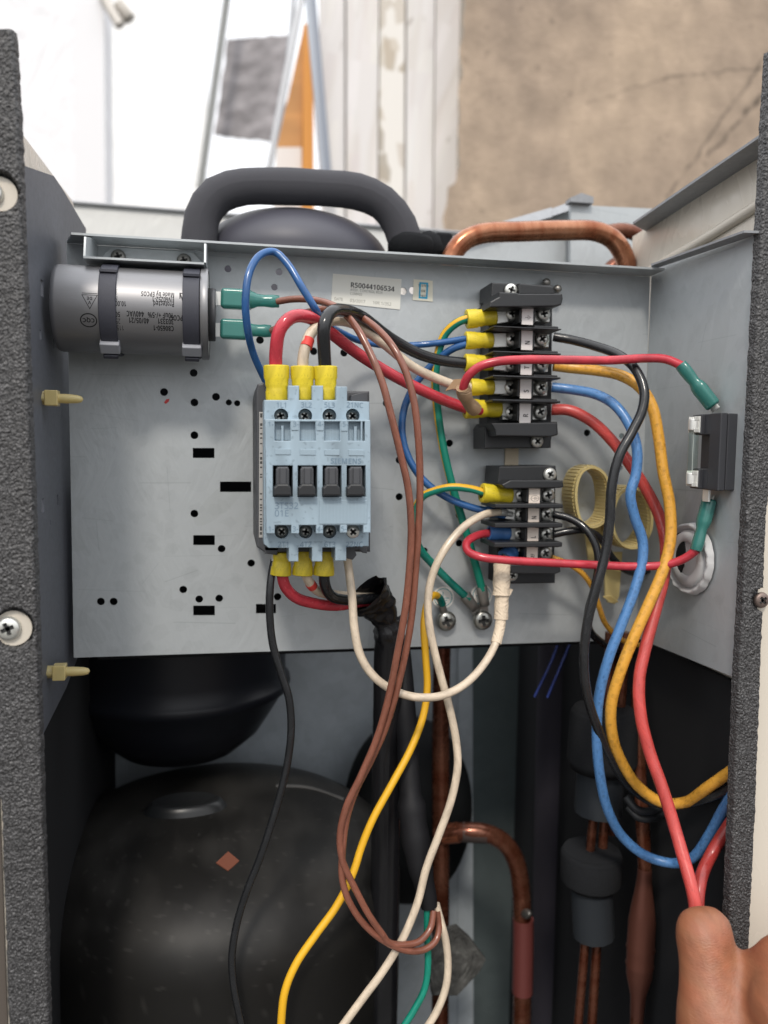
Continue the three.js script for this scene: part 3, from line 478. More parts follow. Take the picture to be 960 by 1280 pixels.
// ------------------------------------------------------------------ terminal blocks
function terminalBlock(label, rows, lx, rx, text, ends, o) {
  const t = thing('terminal_block', label, 'terminal block', at((lx[0] + rx[0]) / 2, (rows[0] + rows[rows.length - 1]) / 2, 0));
  const zb = 15, zs = 20, zt = 33, n = rows.length, pitch = (rows[n - 1] - rows[0]) / (n - 1), L = (a, i) => a[0] + (a[1] - a[0]) * i / (n - 1);
  obj('base', [extr(shapeOf([[o.x0, o.y0], [o.x1, o.y0 + 1], [o.x1 - 2, o.y1], [o.x0 - 3, o.y1]], zb), .2, zb, .6)], M.black, t);
  for (const e of ends) { const m = obj('end_cap', e.map(b => extr(shapeOf(b[0], b[2]), b[1], b[2], .6)), M.black, t); }
  for (let i = 0; i < n - 1; i++) { const y = (rows[i] + rows[i + 1]) / 2 + 1; const dx = -2 * i / n; obj('barrier', [pbox(o.b0 + dx, y - 2.7, o.b1 + dx, y + 2.7, zb - 1, zt + 4, .5), pbox(o.b1 - 34 + dx, y - 3.2, o.b1 - 4 + dx, y + 3.2, zb - 1, zt, .5)], M.black, t); }
  for (let i = 0; i < n; i++) {
    const y = rows[i], lX = L(lx, i), rX = L(rx, i), mid = (lX + rX) / 2;
    for (const [x, dir] of [[lX, -1], [rX, 1]]) {
      obj('terminal_plate', [pbox(x - 9.5, y - 8.5, x + 8.5, y + 9.5, zb, zs, .3)], M.tin, t);
      const sc = screwObj('terminal_screw', at(x + (hash(i, dir) - .5) * 1.5, y - .5, zs + 1.2), 3.5, hash(i, dir + 3) * 1.5, .95, undefined, M.zinc, t);
      const p = at(x, y, zs); obj('square_washer', [latheAB(V(p.x / mm, p.y / mm, zs), V(p.x / mm, p.y / mm, zs + 1.3), [[0, 0], [0, 3.7], [.7, 3.7], [1, 3.3], [1, 0]], 20)], std([.55, .60, .55], .35, .9), sc);
    }
    const w0 = mid - o.sw, w1 = mid + o.sw; obj('marker_bed', pbox(w0 - 3, y - pitch / 2 + 4, w1 + 3, y + pitch / 2 - 4, zb - 1, 29.5, .3), M.black, t);
    const map = canvasTex(128, 256, (c, w, h) => { c.fillStyle = o.stripCol; c.fillRect(0, 0, w, h); c.fillStyle = '#3c3a3a'; c.strokeStyle = '#3c3a3a'; c.lineWidth = 5; c.translate(w * .55, h * .62); text[i](c); });
    const P0 = at(w0, y - pitch / 2 + o.sg, 30), P1 = at(w1, y + pitch / 2 - o.sg + 2, 30), sg = new THREE.BoxGeometry(P1.x - P0.x, P0.y - P1.y, .6 * mm); sg.translate((P0.x + P1.x) / 2, (P0.y + P1.y) / 2, 30 * mm);
    obj('marker_strip', sg, std([1, 1, 1], .75, 0, { map }), t);
  }
  for (const [px, py, r] of o.mount) screwObj('mounting_screw', at(px, py, o.zm ?? 26), r, .5 + px, 1, undefined, M.zinc, t);
  return t;
}
const rot = (s, f = 'bold 78px sans-serif') => c => { c.rotate(-Math.PI / 2); c.font = f; c.textAlign = 'center'; c.textBaseline = 'middle'; c.fillText(s, 0, 0); };
const earthMark = circ => c => { c.beginPath(); c.rotate(-Math.PI / 2); c.moveTo(0, -34); c.lineTo(0, 0); c.moveTo(-30, 0); c.lineTo(30, 0); c.moveTo(-20, 14); c.lineTo(20, 14); c.moveTo(-9, 28); c.lineTo(9, 28); c.stroke(); if (circ) { c.beginPath(); c.arc(0, 0, 46, 0, 7); c.stroke(); } };
terminalBlock('five way black terminal block, the upper of the two, marked N T S R', [393, 424.5, 455.5, 485, 515.5], [640, 638], [678.5, 674.5], [earthMark(false), rot('N'), rot('T'), rot('S'), rot('R')],
  [[[[[615, 353], [690, 357], [696, 368], [696, 372], [614, 372]], 2, 22], [[[612, 384], [613, 377], [624, 371], [624, 365], [648, 366], [648, 367], [703, 367], [704, 373], [702, 381], [694, 383]], 10, 36], [[[649, 354], [692, 358], [694, 368], [649, 368]], 10, 26]],
  [[[[606, 535], [610, 529], [697, 527], [698, 543], [690, 546], [687, 560], [606, 561]], 2, 22], [[[614, 529], [697, 528], [697, 544], [688, 546], [620, 545], [619, 538]], 10, 34]]],
  { x0: 612, y0: 355, x1: 691, y1: 560, b0: 617, b1: 702, sw: 6.6, sg: 4, stripCol: '#d8d2d0', mount: [[638.5, 363, 3.3], [671, 551.5, 3.3]], zm: 23 });
terminalBlock('four way black terminal block, the lower one with the red wire across it', [619.5, 643.5, 668, 692], [651.5, 649], [684, 681], [earthMark(true), rot('N'), rot('L'), rot('MF', 'bold 62px sans-serif')],
  [[[[[624, 583], [695, 582], [697, 600], [630, 604], [622, 604]], 2, 24], [[[627, 606], [638, 600], [682, 600], [704, 601], [705, 609], [700, 610], [632, 611]], 10, 34]],
  [[[[634, 705], [695, 703], [694, 729], [633, 730]], 2, 22], [[[635, 706], [700, 704], [701, 715], [694, 718], [640, 717]], 10, 32]]],
  { x0: 624, y0: 583, x1: 695, y1: 729, b0: 619, b1: 704, sw: 6.5, sg: 3, stripCol: '#ddd0c4', mount: [[687, 593, 3.4], [640, 719, 3.0]], zm: 24.5 });
{ // stud tips above the upper block, tan tape between the blocks
  for (const [px, py, w] of [[683, 353, 'left'], [697, 361, 'right']]) tag(obj('stud', latheAB(at(px, py, 0), at(px, py, 9), [[0, 0], [0, 2.1], [.8, 2.1], [1, 1.4], [1, 0]], 18), M.dullMetal), `dark round stud tip above the upper terminal block, the ${w} one`, 'stud');
  tag(obj('tape_strip', pbox(631.5, 560, 648, 584, .2, 1, .1), std([.86, .74, .56], .7, 0, { bumpMap: rep(grain, 20), bumpScale: .0002 })), 'short strip of tan tape between the two terminal blocks', 'tape');
}

// ------------------------------------------------------------------ stickers on the sheet
{
  const quad = (pts, z, t, map, rough = .7) => { const g = plate(pts.map(p => at(p[0], p[1], z)), t), uv = g.attributes.uv, P = g.attributes.position, o = at(...pts[0], z), ux = at(...pts[1], z).sub(o), uy = at(...pts[3], z).sub(o); for (let i = 0; i < uv.count; i++) { const d = new THREE.Vector3().fromBufferAttribute(P, i).sub(o); uv.setXY(i, d.dot(ux) / ux.lengthSq(), d.dot(uy) / uy.lengthSq()); } return [g, std([1, 1, 1], rough, 0, { map })]; };
  const big = canvasTex(1024, 512, (c, w, h) => { c.fillStyle = '#dcdcd4'; c.fillRect(0, 0, w, h); c.fillStyle = '#2b2b2d'; c.textBaseline = 'middle'; c.font = 'bold 128px sans-serif'; c.fillText('R50044106534', 262, 165, 660); c.fillStyle = '#77776f'; c.font = '66px sans-serif'; c.fillText('ASSY. CONTROL BOX', 266, 250, 480); c.fillText('CLIMA03', 266, 318, 180); c.font = '74px sans-serif'; c.fillText('DATE', 40, 442, 130); c.fillText('03/2017', 270, 442, 230); c.fillText('10R 1/352', 610, 442, 280); });
  tag(obj('part_label', ...quad([[414, 378], [500, 387], [502, 349], [416, 342]], .4, .25, big)), 'white printed part number label below the flange at the top of the sheet', 'label');
  const sm = canvasTex(256, 256, (c, w, h) => { c.fillStyle = '#dfdccb'; c.fillRect(0, 0, w, h); c.fillStyle = '#3a3a38'; c.font = 'bold 40px sans-serif'; c.textAlign = 'center'; c.fillText('TESTED', 128, 84, 170); c.fillText('OK', 128, 150); c.fillText('PASS', 128, 212, 110); c.strokeStyle = '#2b9ac2'; c.lineWidth = 22; c.strokeRect(84, 40, 92, 180); });
  tag(obj('test_label', ...quad([[516, 375], [541, 377], [541, 351], [517, 349]], .4, .25, sm)), 'small cream label with a blue frame right of the white label', 'label');
  const earth = canvasTex(256, 256, (c, w, h) => { c.fillStyle = '#e3e0da'; c.fillRect(0, 0, w, h); c.strokeStyle = '#2d8f9e'; c.lineWidth = 7; c.beginPath(); c.arc(128, 128, 102, 0, 7); c.stroke(); c.beginPath(); c.moveTo(124, 62); c.lineTo(124, 134); c.moveTo(60, 134); c.lineTo(196, 134); c.moveTo(84, 158); c.lineTo(174, 158); c.moveTo(104, 182); c.lineTo(152, 182); c.stroke(); });
  const em = std([1, 1, 1], .7, 0, { map: earth });
  [[554, 747, 'behind the small green crimp'], [602, 744, 'behind the large green crimp']].forEach(([px, py, w]) => { const g = new THREE.CylinderGeometry(6 * mm, 6 * mm, .25 * mm, 40); g.rotateX(Math.PI / 2); const p = at(px, py, .3); planarUV(g, 0, 1, 1 / (12 * mm), .5, .5); g.translate(p.x, p.y, p.z); tag(obj('earth_label', g, em), `round white earth symbol sticker ${w}`, 'sticker', 'earth stickers'); });
  // the two big earth screws
  tag(screwObj('earth_screw', at(557.5, 776, 2.5), 5.4, .35, 1.05, undefined, std([.40, .40, .37], .3, .95)), 'large domed earth screw on its own, left of the pair under the round stickers', 'screw', 'earth screws');
  tag(screwObj('earth_screw', at(603, 775, 4), 5.4, .1, 1.05, undefined, std([.40, .40, .37], .3, .95)), 'large domed earth screw holding two thick green wires', 'screw', 'earth screws');
}

// ------------------------------------------------------------------ wires with their crimps
const P3 = a => at(a[0], a[1], a[2]);
function wire(name, label, mat, r, pts, { radial = 12, twist = 0, taper } = {}) {
  const t = thing(name, label, 'wire', P3(pts[0]));
  obj('insulation', tube(pts.map(P3), r, { radial, twist, taper }), mat, t); return t;
}
// flared insulated crimp from wire end a to tongue end b, then a flat metal tongue to c
function crimp(t, a, b, c, r, mat, tw = 6, sq = .85) {
  const A = P3(a), B = P3(b);
  obj('crimp_sleeve', latheAB(A, B, [[0, r * .6], [0, r * 1.02], [.03, r * 1.08], [.34, r * 1.05], [.40, r * .97], [.52, r * .96], [.58, r * .9], [.66, r * .89], [.72, r * .95], [.9, r * .94], [.97, r * .9], [1, r * .8], [1, 0]], 26, sq, new THREE.Vector3(0, 0, 1)), mat, t);
  if (c) { const C = P3(c), d = C.clone().sub(B), L = d.length(), g = new RoundedBoxGeometry(L * 1.1, tw * mm, 1.1 * mm, 2, .4 * mm); const q = new THREE.Quaternion().setFromUnitVectors(new THREE.Vector3(1, 0, 0), d.normalize()); g.applyQuaternion(q); const m = B.clone().add(C).multiplyScalar(.5); g.translate(m.x, m.y, m.z); obj('terminal_tongue', g, M.tin, t); }
}
const zL = 70;
{ // three thick wires from the top of the contactor to the upper block
  let t = wire('red_wire', 'thick red wire looping from contactor top to the upper block\'s lowest left terminal', WM.red, 2.75, [[345, 466, zL], [345, 440, 72], [350, 412, 74], [364, 397, 73], [384, 396, 68], [408, 412, 56], [450, 444, 42], [500, 474, 33], [550, 498, 27], [584, 511, 23]]);
  crimp(t, [345.5, 457, zL], [346.5, 503, zL], null, 5.0, M.yellow);
  crimp(t, [581, 511, 23], [626, 511, 22], [636, 512, 21.5], 4.6, M.yellow, 7);
  t = wire('ivory_wire', 'ivory wire with a red paint mark looping from the contactor top to the upper block', WM.ivory, 2.35, [[378, 466, zL], [380, 440, 71], [389, 416, 68], [410, 402, 57], [440, 404, 45], [480, 430, 36], [515, 458, 30], [548, 474, 26], [578, 484, 23], [592, 484, 22]]);
  obj('paint_mark', tube([[382.5, 434, 71], [385.6, 424, 69.5]].map(P3), 2.6, { seg: 6 }), std([.65, .05, .04], .6), t);
  crimp(t, [378, 458, zL], [378.5, 501, zL], null, 4.7, M.yellow);
  crimp(t, [588, 484, 22], [617, 484, 22], [632, 484, 21.5], 4.0, M.yellow, 7);
  t = wire('black_wire', 'black wire looping from contactor top to the upper block\'s third left terminal', WM.black, 2.75, [[407, 466, zL], [405, 436, 73], [405, 408, 75], [412, 392, 72], [428, 388, 62], [452, 396, 48], [490, 424, 34], [525, 443, 27], [555, 451, 23], [584, 454, 22]]);
  crimp(t, [406.5, 458, zL], [407.5, 501, zL], null, 4.7, M.yellow);
  crimp(t, [581, 453.5, 22], [616, 453.5, 22], [632, 455, 21.5], 4.1, M.yellow, 7);
}
{ // blue wires
  let t = wire('blue_wire', 'blue wire in a tall loop from behind the contactor across to the upper block', WM.blue, 1.65, [[337, 486, 38], [327, 466, 42], [316, 440, 48], [309, 408, 56], [307, 372, 60], [313, 337, 58], [327, 318, 54], [343, 315, 52], [358, 328, 54], [378, 360, 58], [394, 386, 58], [403, 401, 44], [425, 415, 26], [450, 426, 16], [485, 432, 13], [525, 431, 14], [560, 427, 18], [584, 423, 22]]);
  crimp(t, [581.5, 425.5, 22], [616, 425.5, 22], [632, 425, 21.5], 4.1, M.yellow, 7);
  t = wire('blue_wire', 'dark blue wire curving down between the two blocks to the lower block\'s N terminal', WM.blue, 1.9, [[584, 430, 22], [566, 436, 18], [540, 456, 12], [518, 482, 10], [505, 512, 10], [503, 545, 11], [513, 577, 13], [533, 604, 15], [563, 624, 17], [592, 635, 19], [612, 639, 20]]);
  crimp(t, [608, 638, 20], [632, 642, 20], [643, 643, 21], 3.0, M.bluesleeve, 5.5);
}
{ // green earth wires
  let t = wire('green_earth_wire', 'mostly green earth wire from the upper block\'s top terminal straight down to the earth screw', WM.greenMostly, 2.1, [[587, 397, 22], [572, 403, 20], [556, 418, 16], [547, 445, 13], [544, 478, 12], [547, 515, 12], [554, 560, 12], [566, 610, 11], [581, 660, 10], [594, 705, 8.5], [603, 738, 7]], { radial: 18, twist: 1.5 });
  crimp(t, [583, 399, 22], [620, 396, 22], [633, 394, 21.5], 4.4, M.yellow, 7);
  obj('bare_lug', [latheAB(at(602, 733, 7), at(606, 757, 6), [[0, 2], [0, 2.9], [.3, 3], [.7, 2.7], [1, 2.7], [1, 0]], 20, .75, new THREE.Vector3(0, 0, 1)), plate([[601, 752, 5.4], [609, 752, 5.4], [611, 768, 4.4], [599, 769, 4.4]].reverse().map(P3), 1)], M.dullMetal, t);
  t = wire('green_earth_wire', 'yellow striped green earth wire bowing left from the lower block to the earth screw', WM.greenStripe, 1.95, [[606, 616, 24], [588, 611, 24], [565, 609, 23], [545, 613, 20], [528, 621, 17], [519, 638, 14], [518, 662, 12], [524, 684, 10.5], [540, 704, 9.5], [560, 725, 8.5], [585, 748, 7]], { radial: 18, twist: 2.2 });
  obj('insulation', tube([[519, 658, 12.3], [520.5, 674, 11.5], [525, 687, 10.5], [540, 704.5, 9.5], [560, 725, 8.5], [586, 749, 7]].map(P3), 2.05), WM.green, t);
  crimp(t, [602, 616, 24], [639, 620, 22], [646, 620, 21.5], 4.6, M.yellow, 7);
  obj('bare_lug', [latheAB(at(581, 744, 7), at(594, 761, 5.5), [[0, 2], [0, 3.1], [.3, 3.2], [.7, 2.8], [1, 2.8], [1, 0]], 20, .75, new THREE.Vector3(0, 0, 1)), plate([[587, 762, 3.6], [596, 756, 3.6], [604, 766, 3.4], [595, 776, 3.4]].reverse().map(P3), 1)], M.dullMetal, t);
  t = wire('yellow_earth_wire', 'yellow earth wire hanging from the left earth screw to the bottom picture edge', WM.yellowStripe, 1.85, [[551, 752, 5], [548, 746, 8], [542, 744, 13], [535, 752, 18], [530, 778, 22], [532, 820, 24], [534, 860, 25], [529, 895, 27], [514, 935, 31], [490, 980, 36], [466, 1024, 40], [452, 1058, 42], [441, 1092, 45], [421, 1132, 48], [395, 1168, 51], [370, 1205, 54], [356, 1240, 56], [350, 1300, 57]], { radial: 18, twist: .35 });
  obj('green_end', tube([[553, 755, 4.5], [549.5, 747.5, 7.5], [546.5, 745, 9.5]].map(P3), 2.0), WM.green, t);
  obj('bare_lug', latheAB(at(551.5, 752, 4.5), at(555, 766, 3), [[0, 1.6], [0, 2], [.5, 1.9], [1, 2.0], [1, 0]], 16, .7, new THREE.Vector3(0, 0, 1)), M.dullMetal, t);
}
{ // brown pair from the capacitor
  const conn = (t, py, xe) => {
    const a = at(277, py, 25), b = at(xe - 22, py + 2, 27), c = at(xe, py + 2.5, 29);
    const R = 5.1; obj('connector_sleeve', [latheAB(a, at(314, py + .5, 25.5), [[0, 4.3], [0, R], [.04, R + .15], [.85, R], [1, R * .62]], 4, .62, new THREE.Vector3(0, 1, .0))], M.teal, t);
    const m = t.children[t.children.length - 1];
  };
  const sleeve = (t, a, b) => { // flat box shaped hood with a narrow round neck
    const mid = a.clone().lerp(b, .52), n = mid.clone().lerp(b, .18), u = b.clone().sub(a).normalize();
    const c = a.clone().lerp(mid, .5), g = new RoundedBoxGeometry(a.distanceTo(mid) * 1.04, 9.2 * mm, 5.6 * mm, 3, 1.7 * mm); g.applyQuaternion(new THREE.Quaternion().setFromUnitVectors(new THREE.Vector3(1, 0, 0), u)); g.translate(c.x, c.y, c.z);
    obj('connector_sleeve', [g, latheAB(mid.clone().lerp(a, .04), b, [[0, 4.2], [.12, 3.7], [.25, 2.9], [.5, 2.7], [.75, 3.0], [1, 2.75], [1, 0]], 22, .85, new THREE.Vector3(0, 0, 1))], M.teal, t);
    const cc = a.clone().lerp(mid, .45), ig = new RoundedBoxGeometry(a.distanceTo(mid) * .86, 6.8 * mm, 2.2 * mm, 2, .8 * mm); ig.applyQuaternion(new THREE.Quaternion().setFromUnitVectors(new THREE.Vector3(1, 0, 0), u)); ig.translate(cc.x, cc.y, cc.z); obj('spade_clip', ig, M.tin, t);
  };
  let t = wire('brown_wire', 'left brown wire of the hanging pair, from the upper green capacitor connector', WM.brown, 1.6, [[346, 377, 29], [366, 374, 32], [392, 375, 40], [420, 384, 52], [443, 406, 62], [462, 440, 68], [477, 476, 72], [489, 520, 73], [500, 565, 72], [510, 610, 71], [514, 660, 70], [511, 720, 69], [506, 765, 68], [496, 820, 66], [486, 870, 64], [472, 920, 62], [450, 972, 60], [433, 1008, 59], [425, 1044, 58], [428, 1075, 58], [445, 1113, 58], [462, 1145, 58], [478, 1168, 56]]);
  obj('insulation', tube([[478, 1168, 56], [486, 1178, 55], [505, 1181, 53], [525, 1176, 50], [538, 1160, 47], [542, 1138, 44]].map(P3), 1.6), WM.brown, t);
  sleeve(t, at(277, 373, 25), at(349, 377, 28));
  t = wire('brown_wire', 'right brown wire of the hanging pair, from the lower green capacitor connector', WM.brown, 1.6, [[338, 414, 28], [352, 408, 30], [366, 399, 30], [385, 390, 32], [408, 386, 34], [440, 391, 44], [468, 408, 56], [490, 432, 64], [506, 462, 68], [517, 500, 70], [523, 550, 70], [525, 605, 69], [523, 660, 68], [519, 720, 67], [514, 775, 66], [505, 825, 64], [494, 870, 62], [481, 912, 60], [464, 950, 58], [444, 990, 56], [433, 1025, 56], [428, 1065, 57], [428, 1100, 57], [437, 1128, 58], [455, 1155, 57], [480, 1176, 55], [508, 1188, 53], [530, 1187, 50], [545, 1175, 47], [549, 1155, 44], [547, 1138, 43]]);
  sleeve(t, at(276, 411, 25), at(339, 414, 27));
}
{ // ivory wires
  let t = wire('ivory_wire', 'ivory wire sagging deeply from the contactor bottom to the taped end under the lower block', WM.ivory, 1.95, [[433, 690, 52], [436, 712, 52], [440, 745, 54], [443, 785, 56], [450, 818, 57], [465, 843, 57], [488, 861, 56], [518, 871, 54], [550, 870, 52], [580, 856, 48], [605, 830, 42], [621, 800, 36], [627, 770, 32], [629, 735, 30], [630, 706, 28], [634, 694, 24]]);
  obj('cloth_tape', [tube([[620, 804, 36.2], [624.5, 786, 33.5], [627, 765, 31.6]].map(P3), 2.7), tube([[626.2, 774, 32], [627, 752, 31], [628, 738, 30.4]].map(P3), 3.6, { taper: k => 1 + .05 * Math.sin(k * 17) }), tube([[626.5, 744, 31], [627, 722, 30], [628, 700, 28.5]].map(P3), 4.3, { taper: k => 1 + .06 * Math.sin(k * 23 + 1) }), plate([[632, 734, 30], [641, 737, 30], [632, 754, 31]].map(P3), .5)], std([.70, .58, .44], .85, 0, { bumpMap: rep(soft, .5, 2), bumpScale: .0006 }), t);
  crimp(t, [632, 698, 25], [641, 687, 22], [648, 692, 21], 4.6, M.bluesleeve, 6);
  t = wire('ivory_wire', 'long ivory wire from the lower block\'s N terminal hanging to the bottom edge', WM.ivory, 1.95, [[624, 640, 25], [606, 643, 28], [584, 655, 32], [562, 678, 35], [546, 705, 37], [537, 733, 38], [535, 765, 39], [541, 805, 40], [551, 845, 41], [562, 885, 42], [570, 925, 43], [572, 958, 44], [564, 1000, 45], [548, 1045, 46], [533, 1085, 47], [522, 1128, 48], [505, 1170, 50], [480, 1212, 52], [455, 1246, 53], [418, 1296, 54]]);
  obj('bare_end', [tube([[622, 640, 25], [640, 643, 22]].map(P3), 1.3), latheAB(at(625, 640, 25), at(632, 641, 23.6), [[0, 1.5], [0, 1.95], [1, 1.95], [1, 0]])], M.tin, t);
  t = wire('ivory_wire', 'short ivory wire coming out of the black cable end and curling to the bottom edge', WM.ivory, 1.9, [[545, 1130, 42], [550, 1148, 43], [557, 1175, 44], [560, 1205, 45], [557, 1235, 46], [546, 1264, 47], [526, 1296, 48]]);
  t = wire('green_wire', 'short green wire coming out of the black cable end and reaching the bottom edge', wireMat([.01, .26, .18]), 1.7, [[534, 1130, 42], [534, 1165, 43], [535, 1205, 44], [531, 1235, 45], [518, 1262, 46], [496, 1296, 47]]);
}
{ // wires under the contactor
  let t = wire('black_wire', 'thin black wire hanging from contactor\'s bottom left corner across the compressor', WM.black, 1.75, [[345, 694, 52], [342, 704, 53], [338, 730, 55], [337, 765, 56], [341, 805, 56], [351, 840, 56], [361, 872, 56], [364, 910, 56], [360, 950, 56], [351, 990, 56], [339, 1030, 56], [325, 1072, 56], [308, 1115, 56], [296, 1155, 56], [290, 1195, 56], [292, 1230, 56], [305, 1296, 56]]);
  obj('bare_end', latheAB(at(345, 690, 52), at(342.5, 702, 53), [[0, 1], [0, 1.5], [1, 1.6], [1, 0]]), M.tin, t);
  const end = [[458, 752, 30], [470, 757, 22]];
  t = wire('red_wire', 'short red wire from the contactor bottom into the black heat shrink mouth', WM.red, 2.6, [[352, 712, 56], [356, 732, 54], [370, 747, 50], [392, 754, 45], [420, 757, 38], ...end]); crimp(t, [351, 719, 56], [353, 690, 56], null, 4.3, M.yellow);
  t = wire('ivory_wire', 'short ivory wire with red mark from contactor bottom into the black heat shrink mouth', WM.ivory, 2.2, [[380, 712, 56], [387, 728, 53], [400, 740, 47], [425, 744, 38], [450, 746, 28], [468, 746, 20]]); crimp(t, [378, 719, 56], [380, 688, 56], null, 4.3, M.yellow);
  obj('paint_mark', tube([[387.5, 729, 53], [391, 733.5, 51]].map(P3), 2.35, { seg: 6 }), std([.6, .05, .04], .6), t);
  t = wire('black_wire', 'short black wire from contactor bottom into the black heat shrink mouth', WM.black, 2.5, [[405, 712, 56], [406, 730, 55], [414, 745, 50], [434, 750, 42], [456, 749, 34], [470, 748, 26]]); crimp(t, [404.5, 719, 56], [406, 688, 56], null, 4.4, M.yellow);
}
{ // heat shrink mouth, tie and black cable behind
  const t = thing('heat_shrink_sleeve', 'glossy black heat shrink sleeve with a wide open mouth, tied and dropping below the sheet', 'cable sleeve', at(470, 750, 20));
  const path = curveOf([[458, 742, 34], [470, 754, 27], [482, 774, 21], [487, 792, 17], [486, 815, 14], [485, 860, 10], [483, 960, 6], [481, 1100, 4], [478, 1296, 4]].map(P3)), n = 90, m = 26, pos = [], idx = [];
  const R = k => k < .02 ? 8.6 : k < .075 ? 8.6 - (k - .02) * 30 : k < .10 ? 6.9 - (k - .075) * 40 : k < .12 ? 5.9 + (k - .1) * 90 : 7.6;
  for (let i = 0; i <= n; i++) { const k = (i / n) ** 1.6, q = path.getPointAt(k), d = path.getTangentAt(k), a = new THREE.Vector3(0, 0, 1).addScaledVector(d, -d.z).normalize(), b = new THREE.Vector3().crossVectors(d, a); for (let j = 0; j <= m; j++) { const th = j / m * 6.2832, fl = k < .1 ? 1.28 - k * 3 : 1, w = 1 + (k < .14 ? .24 * N3(Math.cos(th) * 2 + 5, Math.sin(th) * 2, k * 60) + .08 * N3(Math.cos(th) * 5, Math.sin(th) * 5, k * 130) : .03 * N3(Math.cos(th), Math.sin(th), k * 40)); const r = R(k) * w * mm; const v = q.clone().addScaledVector(a, r * Math.cos(th) * (k < .1 ? .72 : 1)).addScaledVector(b, r * Math.sin(th) * fl); pos.push(v.x, v.y, v.z); } }
  for (let i = 0; i < n; i++) for (let j = 0; j < m; j++) { const a = i * (m + 1) + j, b = a + 1, c = a + m + 1, d = c + 1; idx.push(a, c, b, b, c, d); }
  const g = new THREE.BufferGeometry(); g.setAttribute('position', new THREE.Float32BufferAttribute(pos, 3)); g.setIndex(idx); g.computeVertexNormals();
  obj('sleeve_skin', g, phys([.010, .010, .0115], .26, .75), t);
  obj('tie', latheAB(at(480, 797, 16), at(492, 793, 16), [[0, 0], [0, 2.6], [.3, 3.6], [.7, 3.6], [1, 2.6], [1, 0]], 18), M.blackGloss, t);
  obj('tie_head', latheAB(at(497, 778, 18), at(506, 776, 20), [[0, 0], [0, 2.4], [.6, 3.4], [1, 2.4], [1, 0]], 16), M.blackGloss, t);
  const c = thing('black_cable', 'black cable behind the yellow wire, brown, ivory and green cores leaving its cut end', 'cable', at(540, 1135, 42));
  obj('jacket', tube([[500, 790, -14], [505, 850, 4], [509, 920, 16], [512, 980, 26], [517, 1030, 33], [525, 1080, 38], [537, 1134, 42]].map(P3), 5.6, { taper: k => (k < .62 ? .85 + .3 * k : k < .8 ? 1.25 : 1.25 - (k - .8) * 2.6) * (1 + .05 * Math.sin(k * 60) * (k > .55 ? 1 : 0)) }), phys([.009, .009, .0105], .6, .4), c);
  // print on the jacket
  const b = wire('blue_core_pair', 'two thin dark blue wire ends hanging side by side below the sheet', wireMat([.02, .045, .25]), .8, [[714, 800, -40], [704, 825, -40], [684, 872, -38]]);
  obj('insulation', tube([[699, 800, -40], [690, 825, -40], [668, 871, -38]].map(P3), .8), wireMat([.02, .045, .25]), b);
}
{ // thin red fuse wires
  let t = wire('red_wire', 'thin red wire arching from upper block to the green connector above the fuse holder', WM.red, 2.05, [[600, 514, 29], [592, 511, 34], [583, 499, 40], [579, 487, 45], [584, 472, 49], [598, 459, 52], [622, 452, 54], [660, 449.5, 55], [710, 450, 56], [760, 450.5, 57], [805, 448, 58], [832, 449, 60], [852, 457, 63]]);
  obj('tan_tape', [tube([[578.5, 484, 45.5], [581, 494, 42.5], [586, 504, 37.5], [594, 512, 33]].map(P3), 3.3, { taper: k => 1 + .1 * Math.sin(k * 9) }), plate([[553, 488, 36], [567, 474, 40], [582, 473, 47], [578, 486, 46], [566, 486, 40]].reverse().map(P3), .4)], std([.40, .26, .15], .45, 0, { bumpMap: soft, bumpScale: .0008 }), t);
  const hood = (t, a, b) => { const A = P3(a), B = P3(b); obj('connector_sleeve', [latheAB(A, B, [[0, 2.4], [0, 3.3], [.15, 3.5], [.28, 3.3], [.42, 3.0], [.5, 3.9], [.58, 4.3], [.96, 4.2], [1, 3.4], [1, 0]], 20, .72, new THREE.Vector3(1, 0, 0))], M.teal, t); obj('spade_clip', latheAB(A.clone().lerp(B, .4), A.clone().lerp(B, 1.08), [[0, 0], [0, 2], [.25, 2.8], [1, 2.8], [1, 0]], 12, .35, new THREE.Vector3(1, 0, 0)), M.tin, t); };
  hood(t, [851, 456, 63], [892, 508, 72]);
  t = wire('red_wire', 'thin red wire hooking from lower block to the green connector below the fuse holder', WM.red, 2.05, [[620, 666, 22], [606, 667, 24], [592, 671, 28], [583, 679, 32], [585, 689, 36], [600, 696, 40], [630, 700, 43], [680, 703, 46], [740, 706, 50], [795, 708, 54], [832, 706, 60], [856, 698, 66], [871, 687, 70]]);
  crimp(t, [611, 665, 23], [637, 667, 22], [646, 668, 21.5], 3.8, M.bluesleeve, 6);
  hood(t, [870, 688, 70], [887, 624, 70]);
}
